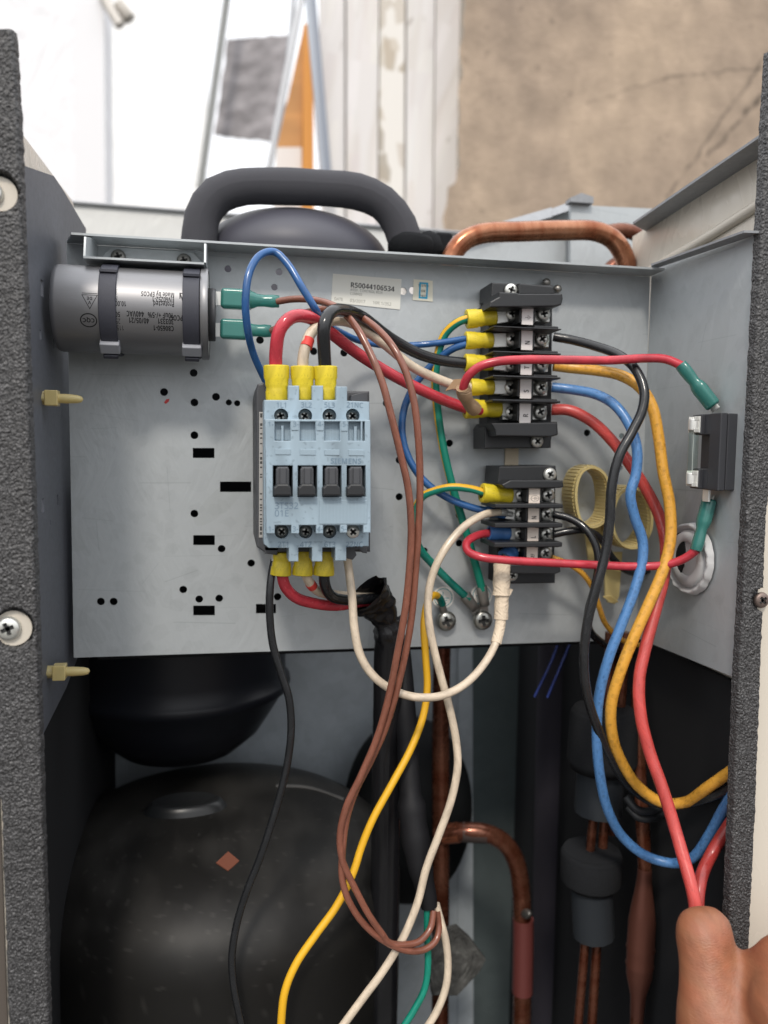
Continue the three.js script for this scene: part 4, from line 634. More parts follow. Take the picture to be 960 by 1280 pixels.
{ // field wires on the right
  wire('black_wire', 'thick black wire from the upper block falling in front of the blue and amber wires', WM.blackGrey, 2.3, [[692, 421, 22], [715, 425, 26], [745, 433, 34], [772, 443, 44], [793, 460, 54], [805, 487, 60], [803, 512, 62], [790, 540, 63], [774, 570, 64], [765, 605, 64], [762, 650, 64], [757, 690, 64], [745, 735, 64], [734, 780, 63], [730, 825, 62], [734, 868, 60], [747, 910, 56], [765, 950, 50], [787, 983, 43], [815, 1002, 42], [850, 1005, 54], [890, 996, 72], [925, 978, 83]]);
  wire('amber_wire', 'thick amber wire from the upper block falling and turning away to the right', WM.amber, 2.75, [[692, 457, 22], [715, 460, 24], [745, 463, 30], [775, 469, 38], [800, 484, 46], [815, 508, 50], [823, 545, 52], [829, 590, 54], [837, 630, 56], [838, 675, 58], [828, 715, 60], [811, 755, 61], [793, 795, 61], [776, 838, 60], [764, 882, 58], [766, 922, 55], [779, 956, 50], [800, 985, 48], [828, 1003, 50], [856, 1003, 58], [885, 984, 72], [925, 956, 86]]);
  wire('blue_wire', 'thick bright blue wire from the upper block falling in a long loop to lower right', WM.blueBright, 2.5, [[690, 484, 22], [715, 487, 26], [745, 493, 34], [768, 506, 42], [786, 530, 48], [796, 560, 52], [795, 592, 53], [788, 618, 54], [793, 645, 54], [803, 675, 54], [803, 700, 55], [793, 738, 57], [778, 778, 58], [761, 822, 58], [749, 870, 56], [746, 920, 54], [750, 970, 51], [760, 1013, 47], [780, 1048, 42], [808, 1070, 44], [840, 1079, 50], [866, 1072, 62], [886, 1045, 70], [905, 1010, 77], [925, 980, 86]]);
  wire('red_wire', 'thick red wire from the upper block dropping to the fingers of the hand', WM.redBright, 2.85, [[690, 512, 22], [712, 513, 26], [740, 527, 30], [765, 551, 33], [787, 580, 36], [808, 612, 38], [824, 645, 42], [832, 680, 48], [830, 720, 54], [820, 760, 58], [808, 805, 62], [799, 850, 66], [801, 895, 70], [812, 940, 74], [828, 985, 80], [842, 1030, 86], [855, 1075, 94], [866, 1115, 101], [870, 1142, 104], [872, 1175, 104]]);
  wire('red_wire', 'dull red wire end rising from the hand to the right behind the foam strip', wireMat([.40, .045, .04], .55), 2.9, [[874, 1165, 96], [872, 1130, 94], [877, 1095, 88], [890, 1066, 82], [906, 1040, 82], [928, 1008, 84]]);
  wire('amber_wire', 'thin amber wire from the lower block bending down behind the black wires', WM.amber, 1.5, [[690, 697, 22], [708, 704, 23], [726, 715, 23], [740, 733, 22], [748, 756, 20], [756, 778, 17], [772, 796, 12], [794, 806, 4], [818, 803, -8]]);
  wire('black_wire', 'black wire from the lower block\'s N terminal bending down behind the thick black wire', WM.black, 2.0, [[692, 643, 22], [712, 648, 26], [731, 660, 31], [744, 680, 35], [748, 705, 37], [743, 735, 38], [735, 765, 36], [736, 785, 30], [748, 800, 20], [768, 812, 6], [790, 818, -10]]);
  wire('black_wire', 'black wire from the L terminal of the lower block bowing right behind the blue wire', WM.black, 2.0, [[692, 668, 22], [712, 664, 24], [734, 663, 25], [752, 675, 24], [764, 696, 21], [780, 711, 17], [798, 716, 13], [816, 708, 10], [826, 690, 10]]);
}

// ------------------------------------------------------------------ things on the side plates
{
  const X = 296, t = thing('fuse_holder', 'black fuse holder with spring clips screwed to the right side plate', 'fuse holder', atX(905, 560, X));
  const p = (px, py, prot) => atX(px, py, X - prot);
  const T = atX(918, 514, X - 10), B = atX(918, 616, X - 10), yT = T.y / mm, yB = B.y / mm, z0 = atX(885, 560, X - 2).z / mm, z1 = atX(919, 560, X - 2).z / mm, zc = (z0 + z1) / 2 - 2.6, dz = z1 - z0, H = yT - yB;
  obj('base', [box(X - 1.6, (yT + yB) / 2, zc, 5.2, H - .4, dz - .4, .5), box(X - 6.2, (yT + yB) / 2, zc + dz * .3, 3.4, H, dz * .4, .5), box(X - 5.9, yT - H * .14, zc - dz * .2, 3.2, H * .275, dz * .6, .5), box(X - 5.9, yB + H * .14, zc - dz * .2, 3.2, H * .275, dz * .6, .5),
    box(X - 8, yT - H * .14, zc - dz * .3, 2.4, H * .26, dz * .36, .4), box(X - 8, yB + H * .14, zc - dz * .3, 2.4, H * .26, dz * .36, .4)], std([.03, .031, .036], .5), t);
  for (const y of [yT - H * .14, yB + H * .14]) {
    const s = []; for (const k of [-1, 1]) for (const q of [-1, 1]) s.push(box(X - 10.6, y + k * 2.7, zc - dz * .3 + q * 2.3, 2.6, 1.8, .7, .2));
    s.push(box(X - 9.3, y, zc - dz * .3, .6, 7.6, 6, .2)); obj('spring_clip', s, M.tin, t);
  }
  screwObj('mounting_screw', V(X - 4.4, (yT + yB) / 2, zc + 1), 2.6, .5, .9, new THREE.Vector3(-1, 0, 0), M.dullMetal, t);
  obj('solder_tab', box(X - 6, yB - 2.5, zc - 1, 1, 6, 5, .2), M.tin, t);
  const f = thing('glass_fuse', 'clear glass tube fuse held between the clips of the black fuse holder', 'fuse', V(X - 11.6, (yT + yB) / 2, zc - dz * .3));
  const c = y => V(X - 10.6, y, zc - dz * .3);
  obj('glass_tube', latheAB(c(yB + H * .2), c(yT - H * .2), [[0, 2.3], [1, 2.3]], 24), new THREE.MeshPhysicalMaterial({ color: 0xf4fbf8, roughness: .04, transmission: 1, thickness: 0, side: THREE.DoubleSide }), f);
  for (const [a, b] of [[yB + H * .06, yB + H * .22], [yT - H * .22, yT - H * .06]]) obj('end_ferrule', latheAB(c(a), c(b), [[0, 0], [0, 2.3], [.1, 2.5], [.9, 2.5], [1, 2.3], [1, 0]], 24), M.tin, f);
  obj('fuse_wire', tube([c(yB + H * .2), c(yT - H * .2)], .15, { seg: 4 }), M.tin, f);
}
{
  const X = 296, t = thing('grommet', 'torn grey white rubber grommet with a dark opening, low on the right side plate', 'grommet', atX(866, 698, X));
  const c = atX(864, 698, X), n = 64, pos = [], idx = [], prof = [[0.50, 1.2], [.54, 3.2], [.80, 3.4], [.84, 1.4], [.90, 1.2], [1.0, 3.4], [1.07, 2.6], [1.10, .1]];
  for (let i = 0; i <= n; i++) { const a = i / n * 6.2832; prof.forEach(([k, h], j) => { const w = 1 + (j > 3 ? .05 * N3(Math.cos(a) * 3, Math.sin(a) * 3, 2) + .02 * N3(Math.cos(a) * 9, Math.sin(a) * 9, 4) : 0); pos.push((X - h * (1 + (j > 4 ? .35 * N3(Math.cos(a) * 4, Math.sin(a) * 4, 9) : 0))) * mm, c.y + 16.0 * k * w * mm * Math.sin(a), c.z + 17.5 * k * w * mm * Math.cos(a)); }); }
  const q = prof.length; for (let i = 0; i < n; i++) for (let j = 0; j < q - 1; j++) { const a = i * q + j, b = a + 1, d = a + q, e = d + 1; idx.push(a, b, d, b, e, d); }
  const g = new THREE.BufferGeometry(); g.setAttribute('position', new THREE.Float32BufferAttribute(pos, 3)); g.setIndex(idx); g.computeVertexNormals();
  obj('rubber_ring', g, std([.50, .50, .50], .7, 0, { bumpMap: rep(grain, 2), bumpScale: .0004 }), t);
  const dsk = new THREE.CircleGeometry(14 * mm, 40); dsk.rotateY(-Math.PI / 2); dsk.translate((X - 2.2) * mm, c.y, c.z); obj('membrane', dsk, std([.45, .45, .45], .75), t);
  const hole = new THREE.Shape(); for (let i = 0; i < 24; i++) { const a = i / 24 * 6.2832, r = 1 + .16 * N3(Math.cos(a) * 2, Math.sin(a) * 2, 3); hole[i ? 'lineTo' : 'moveTo'](Math.cos(a) * 5.2 * r * mm, Math.sin(a) * 11 * r * mm); }
  const hg = new THREE.ExtrudeGeometry(hole, { depth: .6 * mm, bevelEnabled: false }); hg.rotateX(0); hg.rotateY(-Math.PI / 2); hg.translate((X - 2.2) * mm, c.y + 1 * mm, c.z - 6.5 * mm); obj('opening', hg, M.blackMatt, t);
}
{ // nylon standoffs on the left plate
  for (const [py, z, label] of [[497, 42, 'cream nylon standoff pin below the silver capacitor, casting a shadow on the sheet'], [840, 42, 'cream nylon standoff pin low on the left plate, over the dark compartment']]) {
    const a = at(py === 497 ? 47 : 57, py, z), x0 = a.x / mm, y = a.y / mm, t = thing('standoff', label, 'standoff', V(x0, y, z), 'nylon standoffs');
    obj('pin', [latheAB(V(x0 - 4, y, z), V(x0 + 4.6, y - .1, z), [[0, 0], [0, 2.9], [1, 2.9], [1, 0]], 4, 1), box(x0 + 5.9, y - .1, z, 5.4, 6.6, 6.2, .5), latheAB(V(x0 + 8.4, y - .1, z), V(x0 + 18.5, y - .3, z), [[0, 2.0], [.3, 2.1], [.75, 1.8], [.93, 1.3], [1, .3]], 18)], M.nylon, t);
  }
}
{ // ribbed nylon clamps
  const clamp = (label, ring, tail, z, tz) => {
    const t = thing('cable_clamp', label, 'cable clamp', at(ring[0][0], ring[0][1], 0), null), w = 17 * mm;
    const c = new THREE.CatmullRomCurve3(ring.map(p => at(p[0], p[1], z)), true, 'centripetal'), n = 72, pos = [], idx = [];
    for (let i = 0; i <= n; i++) { const q = c.getPointAt(i / n % 1), d = c.getTangentAt(i / n % 1), o = new THREE.Vector3(d.y, -d.x, 0).normalize(); for (const [s, k] of [[-.7, 0], [.7, 0], [.7, 1], [-.7, 1], [-.7, 0]]) pos.push(q.x + o.x * s * mm, q.y + o.y * s * mm, q.z - k * w); }
    for (let i = 0; i < n; i++) for (let j = 0; j < 4; j++) { const a = i * 5 + j, b = a + 1, d = a + 5, e = d + 1; idx.push(a, d, b, b, d, e); }
    let g = new THREE.BufferGeometry(); g.setAttribute('position', new THREE.Float32BufferAttribute(pos, 3)); g.setIndex(idx); g = g.toNonIndexed(); g.computeVertexNormals();
    obj('band', g, M.nylon, t);
    const ribs = []; for (let i = 0; i < 44; i++) { const q = c.getPointAt(i / 44), d = c.getTangentAt(i / 44); const r = new THREE.BoxGeometry(2.3 * mm, 1.2 * mm, w * .72); r.rotateZ(Math.atan2(d.y, d.x) + Math.PI / 2); r.translate(q.x, q.y, q.z - w / 2); ribs.push(r); }
    const rm = obj('rib', ribs, M.nylon, t); rm.userData.kind = 'stuff';
    const tg = plate(tail.map(p => at(p[0], p[1], p[2] ?? tz)), 1.6); obj('tail', tg, M.nylon, t);
    const tr = []; const T0 = tail[0], T1 = tail[1], B = tail[2]; for (let i = 1; i < 9; i++) { const y = T0[1] + (B[1] - T0[1]) * i / 11, x = (T0[0] + T1[0]) / 2 + ((tail[2][0] + tail[3][0]) / 2 - (T0[0] + T1[0]) / 2) * i / 11; tr.push(pbox(x - 5, y - 1, x + 5, y + 1, tz - .2, tz + .7, .2)); }
    obj('tail_teeth', tr, M.nylon, t).userData.kind = 'stuff';
    return t;
  };
  clamp('ribbed translucent nylon clamp, the left one, looped beside the black wire', [[742, 584], [757, 594], [763, 620], [760, 646], [746, 658], [729, 654], [721, 630], [722, 604], [729, 589]], [[730, 655], [763, 655], [760, 700], [736, 700]].reverse(), 22, 11);
  clamp('right ribbed nylon clamp, its flat tail hanging behind the blue wire', [[793, 610], [808, 620], [815, 645], [812, 668], [797, 684], [779, 681], [768, 664], [768, 636], [777, 616]], [[756, 690], [778, 690], [774, 745], [769, 755], [760, 753], [757, 745]].reverse(), 24, 12);
}

// ------------------------------------------------------------------ compartment below: compressor, vessels, pipes
function mergeSeam(g) { const n = g.attributes.normal, cols = 300, rows = g.attributes.position.count / (cols + 1); for (let j = 0; j < rows; j++) { const a = j, b = cols * rows + j, v = new THREE.Vector3().fromBufferAttribute(n, a).add(new THREE.Vector3().fromBufferAttribute(n, b)).normalize(); n.setXYZ(a, v.x, v.y, v.z); n.setXYZ(b, v.x, v.y, v.z); } return g; }
const compC = at(275, 1085, -60);
{
  const t = thing('compressor', 'large black domed compressor filling the lower left of the compartment', 'compressor', V(compC.x / mm, -430, -60));
  const R = 107, y0 = compC.y / mm - 4, h = 45, C = new THREE.Vector3(compC.x, 0, -60 * mm), prof = [[0, R - 4], [0, R]];
  const pts = [[R - 2, -428], [R, -420], [R, y0 - 6]]; for (let y = -412; y < y0 - 8; y += 3) pts.splice(pts.length - 1, 0, [R, y]);
  for (let i = 0; i <= 110; i++) { const a = i / 110 * Math.PI / 2; pts.push([R * Math.pow(Math.cos(a), .58), y0 + h * Math.pow(Math.sin(a), .9)]); }
  const g = new THREE.LatheGeometry(pts.map(p => new THREE.Vector2(Math.max(p[0], .05) * mm, p[1] * mm)), 300), P = g.attributes.position;
  for (let i = 0; i < P.count; i++) { const x = P.getX(i), y = P.getY(i), z = P.getZ(i), s = 1 + .004 * N3(x * 25, y * 25, z * 25); P.setXYZ(i, x * s + C.x, y, z * s + C.z); }
  g.computeVertexNormals();
  { // dusty paint, worked out in space so that nothing stretches
    const col = new Float32Array(P.count * 3); for (let i = 0; i < P.count; i++) { const x = P.getX(i) * 34, y = P.getY(i) * 34, z = P.getZ(i) * 34; const top = THREE.MathUtils.smoothstep(P.getY(i) / mm, y0 - 10, y0 + 30), d = Math.max(0, fbm(x, y, z, 5) + .14) * top, q = N3(x * 9, y * 9, z * 9) > .5 ? .010 : 0; const k = .0085 + .030 * d + q; col[3 * i] = k * 1.05; col[3 * i + 1] = k; col[3 * i + 2] = k * .93; } g.setAttribute('color', new THREE.BufferAttribute(col, 3)); }
  obj('shell', mergeSeam(g), phys([1, 1, 1], .5, .5, { vertexColors: true }), t);
  const onDome = (px, py) => { let z = 60; for (; z > -140; z -= .25) { const q = at(px, py, z), dx = (q.x - C.x) / mm, dz = (q.z - C.z) / mm, r = Math.hypot(dx, dz) / R; if (r < 1) { const a = Math.acos(Math.pow(r, 1 / .58)); if (q.y / mm <= y0 + h * Math.pow(Math.sin(a), .9)) return q; } } return at(px, py, -60); };
  const nrm = (px, py) => { const a = onDome(px, py), b = onDome(px + 6, py), c = onDome(px, py - 6); return b.sub(a).cross(c.sub(a)).normalize(); };
  // raised terminal boss with its rim
  const b = onDome(232, 1010), bn = nrm(232, 1010);
  obj('terminal_boss', [latheAB(b.clone().addScaledVector(bn, -.004), b.clone().addScaledVector(bn, .006), [[0, 26], [.6, 22], [.8, 20], [.95, 17], [.72, 15], [.7, 0]], 40, .55, new THREE.Vector3(0, 0, 1))], phys([.016, .017, .018], .32, .8), t);
  const w = onDome(360, 985); obj('weld_seam', tube([onDome(345, 983), onDome(385, 985), onDome(430, 1000)], 1.6, {}), std([.03, .03, .03], .6), t);
  // orange sticker
  const pts4 = [[285, 1066], [299, 1077], [285, 1090], [270, 1080]], sp = pts4.map(p => onDome(...p)), sn = nrm(285, 1078);
  const sg = plate([sp[0], sp[3], sp[2], sp[1]].map(v => v.clone().addScaledVector(sn, .0009)), .6);
  const st = obj('sticker', sg, std([.19, .06, .032], .85, 0, { map: tex(64, 64, (u, v) => .8 + .5 * (N3(u * 900, v * 900) > .2 ? -.4 : .2)) })); tag(st, 'small faded orange diamond sticker on the black compressor dome', 'sticker');
}
{
  const c = at(225, 880, -125), t = thing('receiver_tank', 'black round bottomed vessel behind the sheet above the compressor', 'tank', V(c.x / mm, 60, -125));
  const C = new THREE.Vector3(c.x, 0, c.z), yb = at(225, 893, -60).y / mm, pts = [[69, 80], [69, yb + 14], [69, yb + 7], [72, yb + 4], [72.4, yb + 1], [71.5, yb - 2], [67.5, yb - 5], [61, yb - 16], [52, yb - 30], [38, yb - 42], [20, yb - 49], [.1, yb - 50]];
  const g = new THREE.LatheGeometry(pts.map(p => new THREE.Vector2(p[0] * mm, p[1] * mm)), 72); g.translate(C.x, 0, C.z);
  obj('vessel', g, phys([.010, .011, .015], .4, .6), t);
  const a = at(368, 268, -95), t2 = thing('accumulator', 'dark domed top of an accumulator showing under the black foam elbow', 'tank', V(a.x / mm, 100, -95)), dp = []; for (let i = 0; i <= 20; i++) { const k = i / 20 * Math.PI / 2; dp.push(new THREE.Vector2(Math.max(.05, 58 * Math.cos(k)) * mm, a.y - 30 * mm + 30 * mm * Math.sin(k))); }
  dp.unshift(new THREE.Vector2(58 * mm, .11)); const g2 = new THREE.LatheGeometry(dp, 60); g2.translate(a.x, 0, a.z); obj('dome', g2, std([.055, .055, .07], .5), t2);
  const e = at(510, 1012, -140), t3 = thing('receiver_tank', 'round black vessel half hidden behind the vertical copper pipe', 'tank', e), s = new THREE.SphereGeometry(47 * mm, 40, 24); s.scale(1, 1.45, .8); s.translate(e.x, e.y, e.z); obj('vessel', s, phys([.008, .009, .010], .7, .3), t3);
}
{
  let t = thing('insulated_pipe', 'black foam insulated pipe bent like a handle above the top flange', 'pipe', at(380, 235, -60));
  obj('foam_sleeve', tube([[247, 345, -58], [249, 300, -58], [254, 268, -58], [272, 244, -58], [302, 234, -58], [345, 233, -58], [400, 235, -58], [448, 240, -58], [480, 255, -58], [499, 280, -58], [508, 310, -58], [510, 350, -58]].map(P3), 9.9, { radial: 28, taper: k => 1 + .02 * Math.sin(k * 31) }), std([.05, .05, .058], .88, 0, { bumpMap: rep(grain, .5, 2), bumpScale: .0005 }), t);
  obj('collar', latheAB(at(512, 325, -58), at(514, 297, -58), [[0, 0], [0, 13], [.8, 13.5], [1, 12], [1, 0]], 26), M.foamBlack, t);
  obj('foam_scrap', [pbox(545, 289, 566, 330, -75, -64, 2), latheAB(at(540, 320, -62), at(533, 290, -62), [[0, 0], [0, 8], [.7, 7], [1, 3], [1, 0]], 20)], M.foamBlack, t);
  t = thing('copper_pipe', 'bare copper pipe arched just above the top flange at the right', 'pipe', at(680, 290, -40));
  obj('pipe_tube', tube([[556, 350, -42], [566, 318, -42], [580, 301, -42], [602, 292, -42], [650, 289.5, -42], [710, 288, -42], [744, 289, -42], [766, 299, -42], [780, 320, -42], [787, 350, -42]].map(P3), 5.7, { radial: 24 }), M.copper, t);
  t = thing('copper_pipe', 'dark tarnished copper pipe curling behind the bright copper arch', 'pipe', at(790, 290, -70));
  obj('pipe_tube', tube([[760, 290, -75], [780, 288, -75], [798, 295, -75], [803, 310, -75], [795, 325, -75], [770, 330, -75], [755, 345, -75]].map(P3), 4.6, { radial: 20 }), M.copperDark, t);
}
{
  let t = thing('copper_pipe', 'straight vertical copper pipe below the sheet behind the ivory wire', 'pipe', at(549, 900, -95));
  obj('pipe_tube', tube([[553, 780, -95], [551, 900, -95], [551, 1050, -95], [550, 1300, -95]].map(P3), 5.8, { radial: 20, seg: 30 }), M.copperDark, t);
  t = thing('copper_pipe', 'burnt copper pipe bending from the vertical pipe down to the bottom edge', 'pipe', at(600, 1043, -80));
  obj('pipe_tube', tube([[546, 1044, -92], [575, 1040, -84], [605, 1041, -80], [630, 1053, -78], [645, 1077, -77], [651, 1110, -77], [653, 1160, -77], [652, 1300, -77]].map(P3), 6.0, { radial: 20 }), M.copperDark, t);
  obj('brazed_joint', [tube([[554, 1043, -90], [574, 1040.5, -84.5]].map(P3), 6.5, { seg: 6 })], std([.30, .10, .05], .45, .6), t);
  obj('brazed_joint', [tube([[578, 1040, -83.5], [608, 1042, -80]].map(P3), 6.4, { seg: 6 })], std([.08, .06, .055], .6, .4), t);
  obj('sleeve', tube([[654, 1148, -77], [654, 1180, -77], [653, 1240, -77]].map(P3), 7, { seg: 8 }), std([.16, .045, .04], .4, .2), t);
  obj('valve_nub', latheAB(at(656, 1142, -72), at(662, 1142, -62), [[0, 0], [0, 3], [.6, 3], [.7, 1.5], [1, 1.5], [1, 0]], 14), M.dullMetal, t);
  t = thing('insulated_pipe', 'wide dark purple grey insulated pipe standing right of the partition', 'pipe', at(690, 1000, -130));
  obj('foam_sleeve', tube([[698, 740, -130], [694, 900, -130], [690, 1080, -130], [686, 1310, -130]].map(P3), 13.5, { radial: 28, seg: 40 }), phys([.036, .033, .043], .9, .35, { bumpMap: rep(grain, .5, 2), bumpScale: .0005 }), t);
  t = thing('copper_pipe', 'reddish copper pipe in the dark behind the blue and amber wires', 'pipe', at(765, 880, -8));
  obj('pipe_tube', tube([[768, 780, -8], [764, 860, -8], [762, 950, -8], [764, 1040, -8]].map(P3), 4.6, { radial: 18, seg: 24 }), M.copperDark, t);
  // twin capillaries with foam collars
  t = thing('capillary_pair', 'pair of thin copper tubes running down through black foam collars', 'pipe', at(745, 1040, 8));
  obj('pipe_tube', tube([[762, 790, 8], [758, 900, 8], [742, 1020, 8], [736, 1090, 8], [731, 1180, 8], [720, 1310, 8]].map(P3), 2.5, { radial: 14 }), M.copperDark, t);
  obj('pipe_tube', tube([[782, 790, 6], [774, 900, 6], [756, 1020, 6], [752, 1090, 6], [746, 1180, 6], [738, 1310, 6]].map(P3), 2.7, { radial: 14 }), M.copperDark, t);
  obj('foam_collar', latheAB(at(738, 1106, 8), at(740, 1062, 8), [[0, 0], [0, 14], [.15, 16.5], [.85, 17], [1, 15.5], [1, 0]], 34), M.foamBlack, t);
  obj('foam_collar', latheAB(at(752, 960, 8), at(755, 885, 8), [[0, 0], [0, 17], [.15, 19], [.9, 18], [1, 16], [1, 0]], 34), M.foamBlack, t);
  obj('tape_wrap', tube([[747, 1015, 8], [750, 975, 8], [753, 940, 8]].map(P3), 13), phys([.024, .028, .033], .7, .4), t);
  obj('tape_wrap', tube([[742, 1168, 8], [740, 1130, 8], [738, 1098, 8]].map(P3), 11.6), phys([.024, .028, .033], .65, .4), t);
  t = thing('filter_drier', 'dull copper coloured spindle shaped filter drier left of the hand', 'filter drier', at(800, 1180, 22));
  obj('body', latheAB(at(796, 1275, 22), at(806, 1085, 22), [[0, 3.6], [.16, 4.2], [.22, 5.4], [.30, 7.0], [.36, 7.3], [.37, 7.8], [.385, 7.3], [.47, 7.4], [.48, 7.9], [.495, 7.4], [.66, 7.3], [.74, 6.4], [.85, 4.8], [.95, 3.8], [1, 3.8]], 30), std([.16, .06, .042], .42, .55), t);
  obj('pipe_tube', [tube([[806, 1092, 22], [804, 1040, 20], [799, 960, 12], [797, 860, 6]].map(P3), 3.7), tube([[796, 1270, 22], [794, 1310, 22]].map(P3), 3.7)], M.copperDark, t);
  obj('coil_clip', [tube([[782, 996, 30], [796, 1012, 34], [814, 1014, 34], [832, 1004, 28]].map(P3), 2.2), tube([[784, 1008, 30], [798, 1022, 34], [814, 1023, 34], [832, 1014, 28]].map(P3), 2)], M.black, t);
  const f = thing('foam_scrap', 'grey crumpled foam scrap behind the short ivory and green wires', 'foam', at(575, 1200, -60)), g = extr(shapeOf([[540, 1245], [572, 1243], [600, 1215], [607, 1197], [589, 1175], [570, 1156], [545, 1166], [532, 1200]], -60), -64, -58, 1.2, 3), P = g.attributes.position;
  for (let i = 0; i < P.count; i++) { const x = P.getX(i), y = P.getY(i); P.setXYZ(i, x + .0012 * N3(x * 300, y * 300, 2), y + .0012 * N3(x * 300, y * 300, 6), P.getZ(i) + .006 * N3(x * 60, y * 60, 3)); }
  g.computeVertexNormals(); obj('foam_lump', g, std([.13, .13, .122], .95, 0, { map: rep(tex(256, 256, (u, v) => .7 + .5 * fbm(u * 6, v * 6, 2) + .2 * (RND() - .5)), 20), bumpMap: rep(soft, 30), bumpScale: .0015 }), f);
}

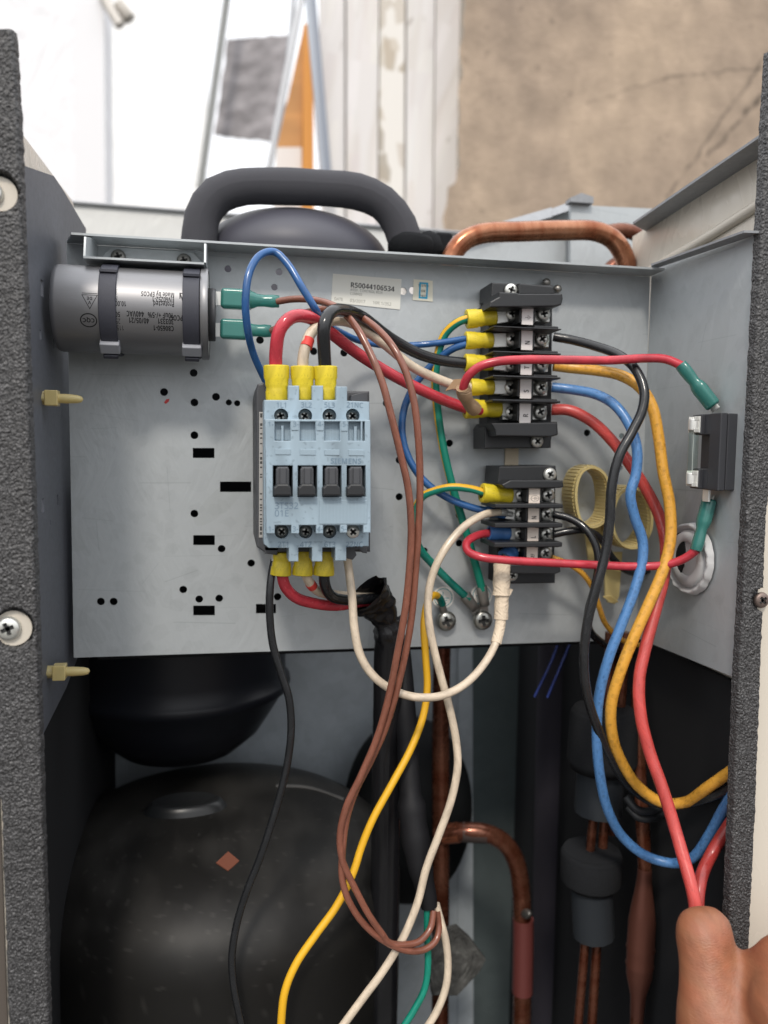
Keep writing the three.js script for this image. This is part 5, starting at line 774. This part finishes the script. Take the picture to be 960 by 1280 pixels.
// ------------------------------------------------------------------ the hand that holds the red wire
{
  const j = (x, y, z) => at(x, y, z).multiplyScalar(1000);
  const B = [], seg = (a, ra, b, rb, k = 4) => B.push([a, ra, b, rb, k]);
  const wr = j(1000, 1640, 205), mcI = j(905, 1372, 160), mcM = j(992, 1340, 168), mcR = j(1060, 1350, 162), mcL = j(1110, 1390, 150);
  const chain = (...p) => { for (let i = 0; i < p.length - 1; i++) seg(p[i][0], p[i][1], p[i + 1][0], p[i + 1][1], 3); };
  chain([mcI, 13.5], [j(889, 1270, 148), 11.6], [j(880, 1178, 137), 9.5], [j(875, 1178, 116), 8.6], [j(875, 1215, 102), 8]);
  seg(j(873, 1160, 134), 8.2, j(888, 1160, 134), 8.2, 4);
  chain([mcM, 14], [j(988, 1262, 168), 13], [j(986, 1210, 156), 11.8], [j(974, 1222, 130), 9.5], [j(962, 1260, 114), 8]);
  seg(j(895, 1262, 142), 10.5, j(985, 1262, 158), 11.5, 9); seg(j(908, 1232, 140), 9, j(972, 1226, 150), 10, 9);  seg(j(893, 1320, 150), 12, j(985, 1310, 162), 13, 10);
  chain([mcR, 12.5], [j(1050, 1270, 152), 10.5], [j(1045, 1200, 140), 10], [j(1030, 1220, 118), 8.8], [j(1015, 1260, 108), 7.8]);
  chain([mcL, 11], [j(1105, 1320, 138), 9.2], [j(1100, 1260, 126), 8.6], [j(1085, 1280, 108), 7.8], [j(1070, 1310, 102), 7]);
  seg(wr, 24, mcI, 13, 12); seg(wr, 24, mcM, 14, 12); seg(wr, 24, mcR, 13, 12); seg(wr, 22, mcL, 12, 12);
  seg(j(950, 1480, 175), 18, j(1050, 1480, 168), 18, 14); seg(j(925, 1380, 160), 13, j(1000, 1365, 164), 13, 12);
  chain([j(925, 1520, 165), 15], [j(893, 1400, 126), 12], [j(884, 1270, 104), 9.5], [j(878, 1190, 90), 8.2]);
  seg(wr, 25, j(1060, 1900, 260), 30, 10);
  const lo = new THREE.Vector3(1e9, 1e9, 1e9), hi = lo.clone().negate(); for (const b of B) for (const [p, r] of [[b[0], b[1]], [b[2], b[3]]]) { lo.min(p.clone().subScalar(r + 7)); hi.max(p.clone().addScalar(r + 7)); }
  lo.y = Math.max(lo.y, -330); const ctr = lo.clone().add(hi).multiplyScalar(.5), half = Math.max(hi.x - lo.x, hi.y - lo.y, hi.z - lo.z) / 2, res = 150;
  const mc = new MarchingCubes(res, new THREE.MeshBasicMaterial(), false, false, 400000); mc.isolation = 0;
  for (let k = 0; k < res; k++) for (let jj = 0; jj < res; jj++) for (let i = 0; i < res; i++) {
    const x = ctr.x + (i - res / 2) / (res / 2) * half, y = ctr.y + (jj - res / 2) / (res / 2) * half, z = ctr.z + (k - res / 2) / (res / 2) * half; let d = 60;
    for (const [a, ra, b, rb, kk] of B) { const dx = b.x - a.x, dy = b.y - a.y, dz = b.z - a.z; let t = ((x - a.x) * dx + (y - a.y) * dy + (z - a.z) * dz) / (dx * dx + dy * dy + dz * dz); t = t < 0 ? 0 : t > 1 ? 1 : t; const q = Math.hypot(x - a.x - t * dx, y - a.y - t * dy, z - a.z - t * dz) - (ra + (rb - ra) * t); const h = Math.max(kk - Math.abs(d - q), 0) / kk; d = Math.min(d, q) - h * h * kk / 4; }
    if (d < 3 && d > -3) d += .05 * N3(x * .9, y * .9, z * .9) + .25 * N3(x * .1, y * .1, z * .1);
    mc.field[i + jj * res + k * res * res] = -d;
  }
  mc.update(); const n = mc.count, P = mc.positionArray.slice(0, n * 3), Nn = mc.normalArray.slice(0, n * 3);
  for (let i = 0; i < n; i++) { P[3 * i] = (ctr.x + P[3 * i] * half) * mm; P[3 * i + 1] = (ctr.y + P[3 * i + 1] * half) * mm; P[3 * i + 2] = (ctr.z + P[3 * i + 2] * half) * mm; }
  let g = new THREE.BufferGeometry(); g.setAttribute('position', new THREE.BufferAttribute(P, 3)); g = mergeVertices(g, 1e-6); g.computeVertexNormals(); { // ease out the grid's steps
    const Q = g.attributes.position, ix = g.index.array, nv = Q.count, acc = new Float32Array(nv * 3), cnt = new Float32Array(nv);
    for (let it = 0; it < 10; it++) { acc.fill(0); cnt.fill(0); for (let f = 0; f < ix.length; f += 3) for (const [a, b] of [[0, 1], [1, 2], [2, 0]]) { const p = ix[f + a], q = ix[f + b]; acc[3 * p] += Q.array[3 * q]; acc[3 * p + 1] += Q.array[3 * q + 1]; acc[3 * p + 2] += Q.array[3 * q + 2]; cnt[p]++; } for (let i = 0; i < nv; i++) if (cnt[i]) for (let c = 0; c < 3; c++) Q.array[3 * i + c] += .6 * (acc[3 * i + c] / cnt[i] - Q.array[3 * i + c]); }
    g.computeVertexNormals();
  }
  planarUV(g, 0, 1, 1);
  const t = thing('person', 'bare brown hand at the lower right corner, bent fingers gripping the red wire', 'hand', at(905, 1300, 140));
  obj('hand_skin', g, new THREE.MeshPhysicalMaterial({ color: new THREE.Color().setRGB(.28, .11, .056), roughness: .5, side: THREE.DoubleSide, map: rep(tex(256, 256, (u, v) => [1, .97 + .12 * fbm(u * 7, v * 7), .95 + .12 * fbm(u * 7, v * 7)].map(c => c * (.94 + .16 * fbm(u * 11, v * 11, 3)))), 22), bumpMap: rep(tex(256, 256, (u, v) => .5 + .5 * fbm(u * 24, v * 60, 1, 3) + .1 * (RND() - .5), { srgb: false }), 40), bumpScale: .00022 }), t);
}

// ------------------------------------------------------------------ draw
const renderer = new THREE.WebGLRenderer({ antialias: true });
renderer.setSize(768, 1024);
renderer.toneMapping = THREE.LinearToneMapping; renderer.toneMappingExposure = EXPOSURE;
renderer.shadowMap.enabled = true;
renderer.render(scene, camera);
